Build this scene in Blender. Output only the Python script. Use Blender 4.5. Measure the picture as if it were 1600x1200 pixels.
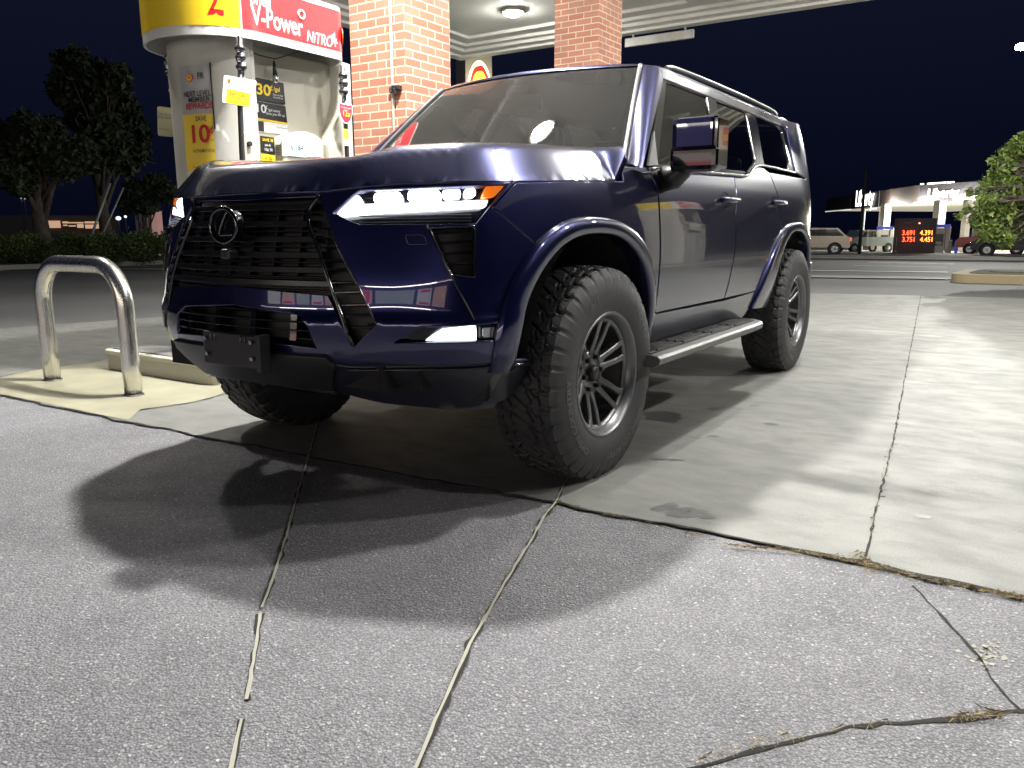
import bpy, bmesh, math, random
import numpy as np
from mathutils import Vector, Matrix
from mathutils.geometry import delaunay_2d_cdt
random.seed(7); rng = np.random.default_rng(7)
for o in list(bpy.data.objects): bpy.data.objects.remove(o)
S = bpy.context.scene
C = bpy.context.scene.collection
# ------------------------------------------------------------------ camera
CAM = np.array([2.28746315, -2.72777235, 0.96319786]); YAW, PITCH, ROLL, FPX = -0.58012966, -0.19182, -0.00433, 1242.95
_ca, _sa = math.cos(YAW), math.sin(YAW)
CF = np.array([_sa*math.cos(PITCH), _ca*math.cos(PITCH), math.sin(PITCH)])
_r = np.array([_ca, -_sa, 0.]); _u = np.cross(_r, CF)
CR = _r*math.cos(ROLL)+_u*math.sin(ROLL); CU = -_r*math.sin(ROLL)+_u*math.cos(ROLL)
cd = bpy.data.cameras.new('camera'); cam = bpy.data.objects.new('camera', cd); C.objects.link(cam)
cd.sensor_width = 36; cd.lens = 36*FPX/1600; cd.clip_start = .05; cd.clip_end = 3000
cam.matrix_world = Matrix(((CR[0], CU[0], -CF[0], CAM[0]), (CR[1], CU[1], -CF[1], CAM[1]), (CR[2], CU[2], -CF[2], CAM[2]), (0, 0, 0, 1)))
S.camera = cam
S.render.resolution_x, S.render.resolution_y = 1024, 768
# ------------------------------------------------------------------ world: night sky
W = bpy.data.worlds.new('World'); S.world = W; W.use_nodes = True
_n = W.node_tree; _bg = _n.nodes['Background']
_tc = _n.nodes.new('ShaderNodeTexCoord'); _sp = _n.nodes.new('ShaderNodeSeparateXYZ'); _cr = _n.nodes.new('ShaderNodeValToRGB')
_n.links.new(_tc.outputs['Generated'], _sp.inputs[0]); _n.links.new(_sp.outputs['Z'], _cr.inputs[0]); _n.links.new(_cr.outputs[0], _bg.inputs[0])
_cr.color_ramp.elements[0].position = 0.0; _cr.color_ramp.elements[0].color = (.0012, .0018, .0068, 1)
_cr.color_ramp.elements[1].position = .5; _cr.color_ramp.elements[1].color = (.0068, .0085, .021, 1)
_bg.inputs[1].default_value = 1.0
S.view_settings.view_transform = 'Standard'; S.view_settings.look = 'None'; S.view_settings.exposure = 0.3; S.view_settings.gamma = 1
# canopy lamps: (x, y, watts). The lamp objects are made with their fixtures below
SOFF = 4.5
LAMPS = [(-.95, 1.15, 330), (1.58, 1.45, 80), (5.4, .6, 14), (5.4, 4.4, 190), (.8, 5.6, 70), (.8, 9.2, 62),
         (5.4, 9.2, 45), (-4.9, .8, 38), (-4.9, 4.8, 55), (-5.8, 9.7, 80)]

# ------------------------------------------------------------------ pixel helpers (survey of the photo, 1600x1200)
def ray(px, py): return CF+CR*((px-800)/FPX)-CU*((py-600)/FPX)
def dep(d, px, py): return CAM+d*ray(px, py)
def onx(x, px, py):
    d = ray(px, py); return CAM+d*((x-CAM[0])/d[0])
def ony(y, px, py):
    d = ray(px, py); return CAM+d*((y-CAM[1])/d[1])
def onz(px, py, z=0.):
    d = ray(px, py); return CAM+d*((z-CAM[2])/d[2])
def proj(P):
    P = np.atleast_2d(P)-CAM; z = P@CF
    return np.stack([800+FPX*(P@CR)/z, 600-FPX*(P@CU)/z], 1)
def gz(x, y):
    r = math.hypot(x, y); return -.019*min(max(0, r-18), 80)
def gp(px, d):
    p = dep(d, px, 356); return np.array([p[0], p[1], gz(p[0], p[1])])

# ------------------------------------------------------------------ materials
MAT = {}
def mat(name, col, rough=.5, metal=0., coat=0., emit=None, es=0., spec=.5, **kw):
    if name in MAT: return MAT[name]
    m = bpy.data.materials.new(name); m.use_nodes = True; b = m.node_tree.nodes['Principled BSDF']
    b.inputs['Base Color'].default_value = (*col, 1); b.inputs['Roughness'].default_value = rough; b.inputs['Metallic'].default_value = metal
    b.inputs['Coat Weight'].default_value = coat; b.inputs['Coat Roughness'].default_value = .02; b.inputs['Coat IOR'].default_value = 1.65; b.inputs['Specular IOR Level'].default_value = spec
    if emit: b.inputs['Emission Color'].default_value = (*emit, 1); b.inputs['Emission Strength'].default_value = es
    MAT[name] = m; return m
class NT:
    def __init__(s, m): s.m = m; s.t = m.node_tree; s.b = s.t.nodes['Principled BSDF']
    def n(s, k, **a):
        x = s.t.nodes.new('ShaderNode'+k)
        for q, v in a.items():
            if q in x.inputs: x.inputs[q].default_value = v
            else: setattr(x, q, v)
        return x
    def l(s, a, b): s.t.links.new(a, b)
    def coord(s, sc=(1, 1, 1)):
        c = s.n('TexCoord'); mp = s.n('Mapping'); mp.inputs['Scale'].default_value = sc; s.l(c.outputs['Object'], mp.inputs[0]); return mp.outputs[0]
    def noise(s, sc, det=4, co=None, rough=.55):
        x = s.n('TexNoise', Scale=sc, Detail=det, Roughness=rough)
        if co is not None: s.l(co, x.inputs['Vector'])
        return x.outputs['Fac']
    def ramp(s, f, stops):
        r = s.n('ValToRGB'); e = r.color_ramp.elements
        while len(e) < len(stops): e.new(.5)
        for k, (p, c) in enumerate(stops):
            e[k].position = p; e[k].color = (*c, 1) if len(c) == 3 else c
        s.l(f, r.inputs[0]); return r.outputs[0]
    def mix(s, f, a, b, mode='MIX'):
        x = s.n('MixRGB'); x.blend_type = mode
        for i, v in zip((0, 1, 2), (f, a, b)):
            if hasattr(v, 'links'): s.l(v, x.inputs[i])
            elif i == 0: x.inputs[0].default_value = v
            else: x.inputs[i].default_value = (*v, 1)
        return x.outputs[0]
    def bump(s, h, st=.3, d=.01):
        x = s.n('Bump', Strength=st, Distance=d); s.l(h, x.inputs['Height']); s.l(x.outputs[0], s.b.inputs['Normal'])
g3 = lambda v: (v, v, v)

paint = mat('car_paint', (.010, .010, .05), .30, .75, 1.0)
t = NT(paint); co = t.coord((1, 1, 1)); v = t.n('TexVoronoi', Scale=1400.); t.l(co, v.inputs['Vector'])
fl = t.ramp(v.outputs['Color'], [(0, (.0055, .0070, .046)), (1, (.0125, .0155, .112))])
lw = t.n('LayerWeight', Blend=.35)
t.l(t.mix(lw.outputs['Facing'], fl, (.0025, .003, .010)), t.b.inputs['Base Color'])
dn = t.noise(9, 5, co); t.l(t.ramp(dn, [(.35, g3(.012)), (.75, g3(.03))]), t.b.inputs['Coat Roughness'])
black = mat('gloss_black', (.006, .006, .008), .12, 0, .6)
satin = mat('satin_black', (.012, .012, .013), .42)
trim = mat('textured_plastic', (.02, .02, .022), .55)
liner = mat('wheel_liner', (.006, .006, .007), .9)
chrome = mat('satin_chrome', (.55, .56, .58), .22, 1)
rimm = mat('wheel_alloy', (.17, .17, .175), .36, .85)
steel = mat('brushed_steel', (.74, .73, .69), .28, 1)
t = NT(steel); co = t.coord((60, 60, 1.2)); nz = t.noise(6, 4, co); t.l(t.ramp(nz, [(.3, g3(.20)), (.75, g3(.30))]), t.b.inputs['Roughness'])
co2 = t.coord((1, 1, 1)); n2 = t.noise(11, 6, co2); t.l(t.mix(t.ramp(n2, [(.58, g3(0)), (.72, g3(1))]), (.74, .73, .69), (.62, .60, .54)), t.b.inputs['Base Color'])
rubber = mat('tyre_rubber', (.022, .022, .024), .62)
t = NT(rubber); co = t.coord(); nz = t.noise(25, 6, co)
t.l(t.ramp(nz, [(.3, (.018, .018, .020)), (.62, (.034, .034, .036)), (.85, (.07, .068, .062))]), t.b.inputs['Base Color']); t.l(t.ramp(nz, [(.3, g3(.5)), (.8, g3(.8))]), t.b.inputs['Roughness']); t.bump(t.noise(160, 3, co), .25, .002)
white = mat('white_enamel', (.72, .71, .67), .35, 0, .2)
t = NT(white); co = t.coord((1, 1, .35)); nz = t.noise(5, 6, co); t.l(t.ramp(nz, [(.3, (.40, .385, .34)), (.55, (.52, .51, .47)), (.8, (.58, .57, .54))]), t.b.inputs['Base Color'])
beige = mat('beige_plastic', (.42, .40, .335), .5)
yel = mat('sign_yellow', (.80, .56, .02), .3, 0, .4)
red = mat('sign_red', (.62, .02, .025), .3, 0, .4)
wsign = mat('sign_white', (.66, .66, .65), .35, 0, .2)
bsign = mat('sign_black', (.012, .012, .014), .35)
greyp = mat('poster_grey', (.38, .385, .40), .35)

def glassmat(name, tint, base=(.01, .012, .012), dust=0.):
    m = bpy.data.materials.new(name); m.use_nodes = True; t = m.node_tree; t.nodes.clear()
    out = t.nodes.new('ShaderNodeOutputMaterial'); tr = t.nodes.new('ShaderNodeBsdfTransparent'); tr.inputs[0].default_value = (*tint, 1)
    gl = t.nodes.new('ShaderNodeBsdfGlossy'); gl.inputs['Roughness'].default_value = .015; gl.inputs[0].default_value = (1, 1, 1, 1)
    fr = t.nodes.new('ShaderNodeFresnel'); fr.inputs[0].default_value = 1.75 if dust else 1.52
    mx = t.nodes.new('ShaderNodeMixShader'); t.links.new(fr.outputs[0], mx.inputs[0]); t.links.new(tr.outputs[0], mx.inputs[1]); t.links.new(gl.outputs[0], mx.inputs[2])
    last = mx.outputs[0]
    if dust:
        df = t.nodes.new('ShaderNodeBsdfDiffuse'); df.inputs[0].default_value = (.6, .6, .58, 1)
        nz = t.nodes.new('ShaderNodeTexNoise'); nz.inputs['Scale'].default_value = 90; nz.inputs['Detail'].default_value = 3
        n2 = t.nodes.new('ShaderNodeTexNoise'); n2.inputs['Scale'].default_value = 3.5; n2.inputs['Detail'].default_value = 4
        tc = t.nodes.new('ShaderNodeTexCoord'); t.links.new(tc.outputs['Object'], nz.inputs[0]); t.links.new(tc.outputs['Object'], n2.inputs[0])
        r1 = t.nodes.new('ShaderNodeValToRGB'); r1.color_ramp.elements[0].position = .64; r1.color_ramp.elements[1].position = .72; t.links.new(nz.outputs[0], r1.inputs[0])
        r2 = t.nodes.new('ShaderNodeValToRGB'); r2.color_ramp.elements[0].position = .42; r2.color_ramp.elements[1].position = .7; t.links.new(n2.outputs[0], r2.inputs[0])
        a = t.nodes.new('ShaderNodeMath'); a.operation = 'MULTIPLY'; t.links.new(r1.outputs[0], a.inputs[0]); t.links.new(r2.outputs[0], a.inputs[1])
        b = t.nodes.new('ShaderNodeMath'); b.operation = 'MULTIPLY_ADD'; b.inputs[1].default_value = .35; b.inputs[2].default_value = dust; t.links.new(a.outputs[0], b.inputs[0])
        m2 = t.nodes.new('ShaderNodeMixShader'); t.links.new(b.outputs[0], m2.inputs[0]); t.links.new(last, m2.inputs[1]); t.links.new(df.outputs[0], m2.inputs[2]); last = m2.outputs[0]
    t.links.new(last, out.inputs[0]); return m
wsglass = glassmat('windscreen_glass', (.60, .66, .63), dust=.022)
tglass = glassmat('tinted_glass', (.15, .165, .16))
clearg = glassmat('clear_lens', (.92, .93, .95))

# ------------------------------------------------------------------ objects
def tag(o, label=None, cat=None, group=None, kind=None):
    for k, v in (('label', label), ('category', cat), ('group', group), ('kind', kind)):
        if v: o[k] = v
    return o
def empty(name, loc, label=None, cat=None, group=None, rz=0):
    o = bpy.data.objects.new(name, None); C.objects.link(o); o.location = Vector([float(q) for q in loc]); o.rotation_euler = (0, 0, rz); o.empty_display_size = .1
    return tag(o, label, cat, group)
def rootloc(p):
    while p.parent: p = p.parent
    return np.array(p.location)
def copy_tree(o, parent=None):
    c = o.copy(); C.objects.link(c); c.parent = parent
    for ch in list(o.children): copy_tree(ch, c)
    return c

class MB:
    "mesh builder"
    def __init__(s): s.v = []; s.f = []; s.sm = []; s.mi = []; s.cm = 0
    def add(s, vs, fs, smooth=False):
        k = len(s.v); s.v += [tuple(map(float, q)) for q in vs]
        for f in fs: s.f.append([k+i for i in f]); s.sm.append(smooth); s.mi.append(s.cm)
        return s
    def box(s, c, d, rz=0, M=None, bev=0.):
        hx, hy, hz = [q/2 for q in d]; b = min(bev, hx*.9, hy*.9, hz*.9)
        if b <= 0:
            vs = [(x, y, z) for x in (-hx, hx) for y in (-hy, hy) for z in (-hz, hz)]
            fs = [(0, 1, 3, 2), (4, 6, 7, 5), (0, 4, 5, 1), (2, 3, 7, 6), (0, 2, 6, 4), (1, 5, 7, 3)]
        else:
            bm = bmesh.new(); bmesh.ops.create_cube(bm, size=1)
            for q in bm.verts: q.co = Vector((q.co.x*2*hx, q.co.y*2*hy, q.co.z*2*hz))
            bmesh.ops.bevel(bm, geom=bm.edges[:]+bm.verts[:], offset=b, segments=2, affect='EDGES', profile=.5)
            bm.verts.index_update(); vs = [tuple(q.co) for q in bm.verts]; fs = [[q.index for q in f.verts] for f in bm.faces]; bm.free()
        R = M if M is not None else Matrix.Rotation(rz, 3, 'Z')
        vs = [tuple(R@Vector(q)+Vector([float(a) for a in c])) for q in vs]
        return s.add(vs, fs, False)
    def tube(s, path, r, n=10, closed=False, caps=True, flat=None):
        P = [Vector([float(a) for a in q]) for q in path]; m = len(P); rs = r if hasattr(r, '__len__') else [r]*m
        T = [(P[(i+1) % m if closed else min(i+1, m-1)]-P[(i-1) % m if closed else max(i-1, 0)]).normalized() for i in range(m)]
        ref = Vector((0, 0, 1)) if abs(T[0].z) < .9 else Vector((1, 0, 0)); N = (ref-T[0]*ref.dot(T[0])).normalized()
        vs = []
        for i in range(m):
            N = (N-T[i]*N.dot(T[i])); N = N.normalized() if N.length > 1e-6 else T[i].orthogonal().normalized(); Bn = T[i].cross(N)
            for k in range(n):
                a = 2*math.pi*k/n; c, d = math.cos(a), math.sin(a)
                if flat: c *= flat
                vs.append(P[i]+(N*c+Bn*d)*rs[i])
        fs = []
        for i in range(m if closed else m-1):
            for k in range(n):
                a = i*n+k; b = i*n+(k+1) % n; i2 = (i+1) % m; fs.append((a, b, i2*n+(k+1) % n, i2*n+k))
        if caps and not closed: s.add(vs, [list(range(n))[::-1], [(m-1)*n+k for k in range(n)]], False); kk = len(s.v)-len(vs); [s.f.append([kk+i for i in f]) or s.sm.append(True) or s.mi.append(s.cm) for f in fs]; return s
        return s.add(vs, fs, True)
    def cyl(s, a, b, r, r2=None, n=20): return s.tube([a, b], [r, r if r2 is None else r2], n)
    def lathe(s, prof, c=(0, 0, 0), axis='Z', n=48, smooth=True):
        "prof: list of (radius, height)"
        vs = []
        for (r, h) in prof:
            for k in range(n):
                a = 2*math.pi*k/n; x, y = r*math.cos(a), r*math.sin(a)
                q = (x, y, h) if axis == 'Z' else ((h, x, y) if axis == 'X' else (y, h, x))
                vs.append((q[0]+c[0], q[1]+c[1], q[2]+c[2]))
        fs = [(i*n+k, i*n+(k+1) % n, (i+1)*n+(k+1) % n, (i+1)*n+k) for i in range(len(prof)-1) for k in range(n)]
        return s.add(vs, fs, smooth)
    def prism(s, poly, O, X, Y, th, bev=0):
        "polygon in the plane (O; X, Y), thickness th backwards along -X x Y"
        O, X, Y = [np.array(q, float) for q in (O, X, Y)]; Z = np.cross(X, Y); Z /= np.linalg.norm(Z); n = len(poly)
        a = sum(poly[i][0]*poly[(i+1) % n][1]-poly[(i+1) % n][0]*poly[i][1] for i in range(n))
        if a < 0: poly = poly[::-1]
        f = [O+X*p[0]+Y*p[1] for p in poly]; b = [q-Z*th for q in f]
        return s.add(f+b, [list(range(n)), [n+k for k in range(n)][::-1]]+[(i, n+i, n+(i+1) % n, (i+1) % n) for i in range(n)], False)
    def quad(s, a, b, c, d): return s.add([a, b, c, d], [(0, 1, 2, 3)], False)
    def grid(s, A, smooth=True, closed=False):
        "A: rows x cols x 3"
        R_, K = len(A), len(A[0]); vs = [p for row in A for p in row]
        fs = [(i*K+k, i*K+(k+1) % K, (i+1)*K+(k+1) % K, (i+1)*K+k) for i in range(R_-1) for k in range(K if closed else K-1)]
        return s.add(vs, fs, smooth)
    def build(s, name, m, parent=None, local=False, normals=None, sharp=None):
        me = bpy.data.meshes.new(name); V = np.array(s.v, float) if s.v else np.zeros((0, 3))
        if parent is not None and not local: V = V-rootloc(parent)
        me.from_pydata(V.tolist(), [], s.f)
        for q in (m if isinstance(m, (list, tuple)) else [m]): me.materials.append(q)
        me.polygons.foreach_set('use_smooth', s.sm); me.polygons.foreach_set('material_index', s.mi)
        me.update()
        if normals is not None: me.normals_split_custom_set_from_vertices(normals)
        o = bpy.data.objects.new(name, me); C.objects.link(o); o.parent = parent
        return o
def bevelmod(o, w=.004, seg=2):
    md = o.modifiers.new('bevel', 'BEVEL'); md.width = w; md.segments = seg; md.limit_method = 'ANGLE'; md.angle_limit = .6; md.harden_normals = False; return o

def rpoly(pts, r, n=4):
    "round the corners of a closed polygon; r number or list"
    out = []; m = len(pts)
    for i in range(m):
        p = np.array(pts[i], float); a = np.array(pts[i-1], float)-p; b = np.array(pts[(i+1) % m], float)-p; la, lb = np.hypot(*a), np.hypot(*b)
        ri = r[i] if hasattr(r, '__len__') else r; q = min(ri, la*.45, lb*.45)
        if q < 1e-5: out.append(tuple(p)); continue
        A, B = p+a/la*q, p+b/lb*q
        for k in range(n+1):
            u = k/n; out.append(tuple((1-u)**2*A+2*u*(1-u)*p+u*u*B))
    return out
def cat(pts, n=6, closed=False):
    "catmull-rom"
    P = [np.array(p, float) for p in pts]; m = len(P); out = []
    for i in range(m if closed else m-1):
        p0 = P[i-1] if (i > 0 or closed) else 2*P[0]-P[1]; p1 = P[i]; p2 = P[(i+1) % m]; p3 = P[(i+2) % m] if (i+2 < m or closed) else 2*P[-1]-P[-2]
        for k in range(n):
            u = k/n; out.append(.5*((2*p1)+(-p0+p2)*u+(2*p0-5*p1+4*p2-p3)*u*u+(-p0+3*p1-3*p2+p3)*u**3))
    if not closed: out.append(P[-1])
    return [tuple(q) for q in out]
def inpoly(P, poly):
    x, y = P[:, 0], P[:, 1]; r = np.zeros(len(P), bool); n = len(poly)
    for i in range(n):
        x1, y1 = poly[i]; x2, y2 = poly[(i+1) % n]
        if y1 == y2: continue
        c = ((y1 > y) != (y2 > y)) & (x < (x2-x1)*(y-y1)/(y2-y1)+x1); r ^= c
    return r
def inset(poly, d):
    n = len(poly); P = np.array(poly, float); a = sum(P[i][0]*P[(i+1) % n][1]-P[(i+1) % n][0]*P[i][1] for i in range(n)); sg = 1 if a > 0 else -1
    out = []
    for i in range(n):
        e1 = P[i]-P[i-1]; e2 = P[(i+1) % n]-P[i]; e1 /= np.hypot(*e1)+1e-12; e2 /= np.hypot(*e2)+1e-12
        n1 = np.array([-e1[1], e1[0]]); n2 = np.array([-e2[1], e2[0]]); b = n1+n2; L = np.hypot(*b)
        b = b/L if L > 1e-6 else n1; k = 1/max(.4, b@n1); out.append(P[i]+sg*b*d*k)
    return out
def resamp(poly, res):
    out = []; n = len(poly)
    for i in range(n):
        a = np.array(poly[i], float); b = np.array(poly[(i+1) % n], float); L = np.hypot(*(b-a))
        if L < 1e-5: continue
        k = max(1, int(math.ceil(L/res)))
        for j in range(k): out.append(a+(b-a)*j/k)
    return out
def panel(name, outline, fmap, m, parent, holes=(), res=.03, depth=.014, bev=.0025, gap=.0015, side=1):
    "skin panel over fmap(a, b) -> xyz, bounded by the outline, with rolled edges"
    loops = []
    o = resamp(inset(outline, gap), res); loops.append((o, 1))
    for h in holes: loops.append((resamp(inset(h, -gap), res), -1))
    V = []; E = []
    for L, sg in loops:
        k = len(V); V += [tuple(p) for p in L]; E += [(k+i, k+(i+1) % len(L)) for i in range(len(L))]
    B = np.array(V); nb = len(B)
    a0, b0 = B.min(0); a1, b1 = B.max(0)
    A_, B_ = np.meshgrid(np.arange(a0, a1, res)+res*.37, np.arange(b0, b1, res)+res*.41); G = np.stack([A_.ravel(), B_.ravel()], 1)
    G = G[inpoly(G, [tuple(p) for p in loops[0][0]])]
    for L, sg in loops[1:]: G = G[~inpoly(G, [tuple(p) for p in L])]
    if len(G): G = G[np.array([np.min((B[:, 0]-g[0])**2+(B[:, 1]-g[1])**2) > (res*.45)**2 for g in G])]
    pts = [Vector(p) for p in V]+[Vector(p) for p in G]
    ov, oe, of, _, _, _ = delaunay_2d_cdt(pts, E, [], 0, 1e-6)
    P2 = np.array([tuple(q) for q in ov]); cen = np.array([P2[list(f)].mean(0) for f in of])
    keep = inpoly(cen, [tuple(p) for p in loops[0][0]])
    for L, sg in loops[1:]: keep &= ~inpoly(cen, [tuple(p) for p in L])
    F = [list(f) for f, k in zip(of, keep) if k]
    def nrm(Q):
        e = 1e-3; a = fmap(Q[:, 0]+e, Q[:, 1])-fmap(Q[:, 0]-e, Q[:, 1]); b = fmap(Q[:, 0], Q[:, 1]+e)-fmap(Q[:, 0], Q[:, 1]-e)
        n = np.cross(a, b); return n/(np.linalg.norm(n, axis=1)[:, None]+1e-12)
    X = fmap(P2[:, 0], P2[:, 1]); N = nrm(P2)
    vs = [tuple(q) for q in X]; ns = [tuple(q) for q in N]; fs = []
    for f in F:
        p = P2[f]; ar = (p[1][0]-p[0][0])*(p[2][1]-p[0][1])-(p[2][0]-p[0][0])*(p[1][1]-p[0][1]); fs.append(f if ar > 0 else f[::-1])
    for L, sg in loops:
        L = np.array(L); n = len(L); L2 = np.array(inset(L, -bev*sg)); X1 = fmap(L[:, 0], L[:, 1]); N1 = nrm(L); X2 = fmap(L2[:, 0], L2[:, 1])
        lat = X2-X1; lat = lat-N1*(lat*N1).sum(1)[:, None]; lat /= np.linalg.norm(lat, axis=1)[:, None]+1e-9
        X2 = X1+lat*bev-N1*bev; X3 = X2-N1*depth
        k = len(vs); vs += [tuple(q) for q in X1]+[tuple(q) for q in X2]+[tuple(q) for q in X2]+[tuple(q) for q in X3]
        N2 = lat*.8+N1*.6; N2 /= np.linalg.norm(N2, axis=1)[:, None]
        ns += [tuple(q) for q in N1]+[tuple(q) for q in N2]+[tuple(q) for q in N2]+[tuple(q) for q in lat]
        ar = sum(L[i][0]*L[(i+1) % n][1]-L[(i+1) % n][0]*L[i][1] for i in range(n))*sg
        for i in range(n):
            j = (i+1) % n
            for a, b in ((0, n), (2*n, 3*n)):
                q = [k+a+i, k+b+i, k+b+j, k+a+j]; fs.append(q if ar > 0 else q[::-1])
    if side < 0:
        vs = [(-x, y, z) for x, y, z in vs]; ns = [(-x, y, z) for x, y, z in ns]; fs = [f[::-1] for f in fs]
    mb = MB(); mb.add(vs, fs, True)
    return mb.build(name, m, parent, normals=ns)

_font = {}
def text(body, O, X, Y, size, m, parent, name='lettering', align='CENTER', ex=.002, off=.0, sx=1., lift=.003, shear=0., curve=None, fit=None, local=False):
    "letters on the plane (O; X, Y) facing X x Y; size in metres of em"
    cu = bpy.data.curves.new('t', 'FONT'); cu.body = body; cu.size = 1; cu.align_x = align; cu.align_y = 'CENTER'; cu.offset = off; cu.shear = shear; cu.resolution_u = 4
    ob = bpy.data.objects.new('t', cu); C.objects.link(ob); bpy.context.view_layer.update()
    me = bpy.data.meshes.new_from_object(ob.evaluated_get(bpy.context.evaluated_depsgraph_get()))
    bpy.data.objects.remove(ob); bpy.data.curves.remove(cu)
    O, X, Y = [np.array(q, float) for q in (O, X, Y)]; X = X/np.linalg.norm(X); Y = Y/np.linalg.norm(Y); Z = np.cross(X, Y); Z /= np.linalg.norm(Z)
    n = len(me.vertices); co = np.zeros(n*3); me.vertices.foreach_get('co', co); co = co.reshape(-1, 3)
    if fit: sx = fit/((co[:, 0].max()-co[:, 0].min())*size)
    mb = MB(); fs = [list(p.vertices) for p in me.polygons]
    if curve: P = np.array([curve(c[0]*size*sx, c[1]*size, lift) for c in co])
    else: P = O+np.outer(co[:, 0]*size*sx, X)+np.outer(co[:, 1]*size, Y)+Z*lift
    mb.add(P, fs); bpy.data.meshes.remove(me)
    return mb.build(name, m, parent, local=local)
# ------------------------------------------------------------------ SUV body surface: plan curve x vertical sections
def pchip_table(xs, ys, n=400):
    xs, ys = np.array(xs, float), np.array(ys, float); h = np.diff(xs); d = np.diff(ys)/h; m = np.zeros(len(xs)); m[0], m[-1] = d[0], d[-1]
    for i in range(1, len(xs)-1):
        if d[i-1]*d[i] > 0: w1, w2 = 2*h[i]+h[i-1], h[i]+2*h[i-1]; m[i] = (w1+w2)/(w1/d[i-1]+w2/d[i])
    X = np.linspace(xs[0], xs[-1], n); k = np.clip(np.searchsorted(xs, X)-1, 0, len(h)-1); u = (X-xs[k])/h[k]
    Y = (2*u**3-3*u*u+1)*ys[k]+(u**3-2*u*u+u)*h[k]*m[k]+(-2*u**3+3*u*u)*ys[k+1]+(u**3-u*u)*h[k]*m[k+1]
    return lambda q: np.interp(q, X, Y)
_pl = [(0, -.99), (.16, -.984), (.32, -.963), (.46, -.925), (.60, -.852), (.72, -.772), (.81, -.69), (.868, -.58), (.903, -.43), (.922, -.2), (.93, .1), (.932, .6), (.932, 1.4), (.930, 2.2), (.925, 2.8), (.910, 3.2), (.885, 3.48), (.83, 3.66), (.72, 3.76), (.5, 3.81), (.25, 3.828), (0, 3.835)]
_pc = np.array(cat(_pl, 16)); _ds = np.r_[0, np.cumsum(np.hypot(*np.diff(_pc, axis=0).T))]; SEND = _ds[-1]
_sg = np.linspace(0, SEND, 900); _gx = np.interp(_sg, _ds, _pc[:, 0]); _gy = np.interp(_sg, _ds, _pc[:, 1])
for _ in range(6):
    _gx[1:-1] = (_gx[:-2]+2*_gx[1:-1]+_gx[2:])/4; _gy[1:-1] = (_gy[:-2]+2*_gy[1:-1]+_gy[2:])/4
_tx, _ty = np.gradient(_gx, _sg), np.gradient(_gy, _sg); _tl = np.hypot(_tx, _ty); _tx /= _tl; _ty /= _tl; _tx[0], _ty[0] = 1, 0; _tx[-1], _ty[-1] = -1, 0
dS = pchip_table((.36, .46, .55, .65, .75, .85, .95, 1.05, 1.15, 1.21, 1.35, 1.50, 1.65, 1.74), (.10, .058, .032, .014, .004, 0, .003, .012, .030, .048, .100, .156, .214, .255))
dF = pchip_table((.36, .44, .50, .56, .62, .675, .70, .80, .90, 1.0, 1.08, 1.15, 1.3, 1.74), (.17, .10, .05, .015, 0, 0, .014, .026, .048, .073, .096, .118, .18, .4))
dF2 = pchip_table((.36, .44, .50, .56, .62, .675, .70, .80, .90, 1.0, 1.08, 1.15, 1.3, 1.74), (.17, .10, .05, .015, 0, 0, .008, .016, .028, .046, .066, .09, .15, .4))
dR = pchip_table((.36, .46, .55, .70, .74, 1.2, 1.5, 1.74), (.12, .03, 0, 0, .03, .045, .09, .16))
def sst(v, a, b): u = np.clip((v-a)/(b-a), 0, 1); return u*u*(3-2*u)
def body(s, z, off=0.):
    s = np.asarray(s, float); z = np.asarray(z, float); sg = np.where(s < 0, -1., 1.); a = np.abs(s)
    a2 = np.where(a > SEND, 2*SEND-a, a); flip = np.where(a > SEND, -1., 1.)
    x, y, tx, ty = [np.interp(a2, _sg, q) for q in (_gx, _gy, _tx, _ty)]
    nx, ny = ty, -tx
    wf = 1-sst(y, -.80, -.25); wr = sst(y, 3.1, 3.7)
    d = dS(z)*(1-wf)*(1-wr)+(dF(z)*(1-sst(x, .60, .80))+dF2(z)*sst(x, .60, .80))*wf+dR(z)*wr-off
    return np.stack([(x-nx*d)*sg*flip, y-ny*d, z+0*s], -1)
def bmap(off=0.): return lambda s, z: body(s, z, off)
def SY(y): return float(np.interp(y, _gy[60:-60], _sg[60:-60]))
_S2, _Z2 = np.meshgrid(np.linspace(0, SY(3.36), 520), np.linspace(.38, 1.72, 140)); _PG = body(_S2.ravel(), _Z2.ravel()); _PP = proj(_PG)
def T(px, py, off=0.):
    "photo pixel -> (s, z) on the body side"
    d = (_PP[:, 0]-px)**2+(_PP[:, 1]-py)**2; k = int(np.argmin(d+((_PG@CF-CAM@CF) > 8)*1e6)); s, z = _S2.ravel()[k], _Z2.ravel()[k]
    for _ in range(8):
        q = lambda a, b: proj(body(np.array([a]), np.array([b]), off))[0]
        p0 = q(s, z); e = 1e-3; J = np.stack([(q(s+e, z)-p0)/e, (q(s, z+e)-p0)/e], 1)
        try: ds = np.linalg.solve(J, np.array([px, py])-p0)
        except Exception: break
        ds = np.clip(ds, -.05, .05); s += ds[0]; z += ds[1]
    return (float(s), float(z))
def TT(*pts): return [T(*p) for p in pts]
def mir(poly): return [(-a, b) for a, b in poly][::-1]

car = empty('parked_suv', (0, 1.42, 0), 'dark blue lifted four-wheel-drive wagon with headlights on and chunky off-road tyres beside the fuel pump', 'car')
def both(name, outline, m, holes=(), off=0., **k):
    for sd in (1, -1): panel(name, outline, bmap(off), m, car, holes, side=sd, **k)

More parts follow.
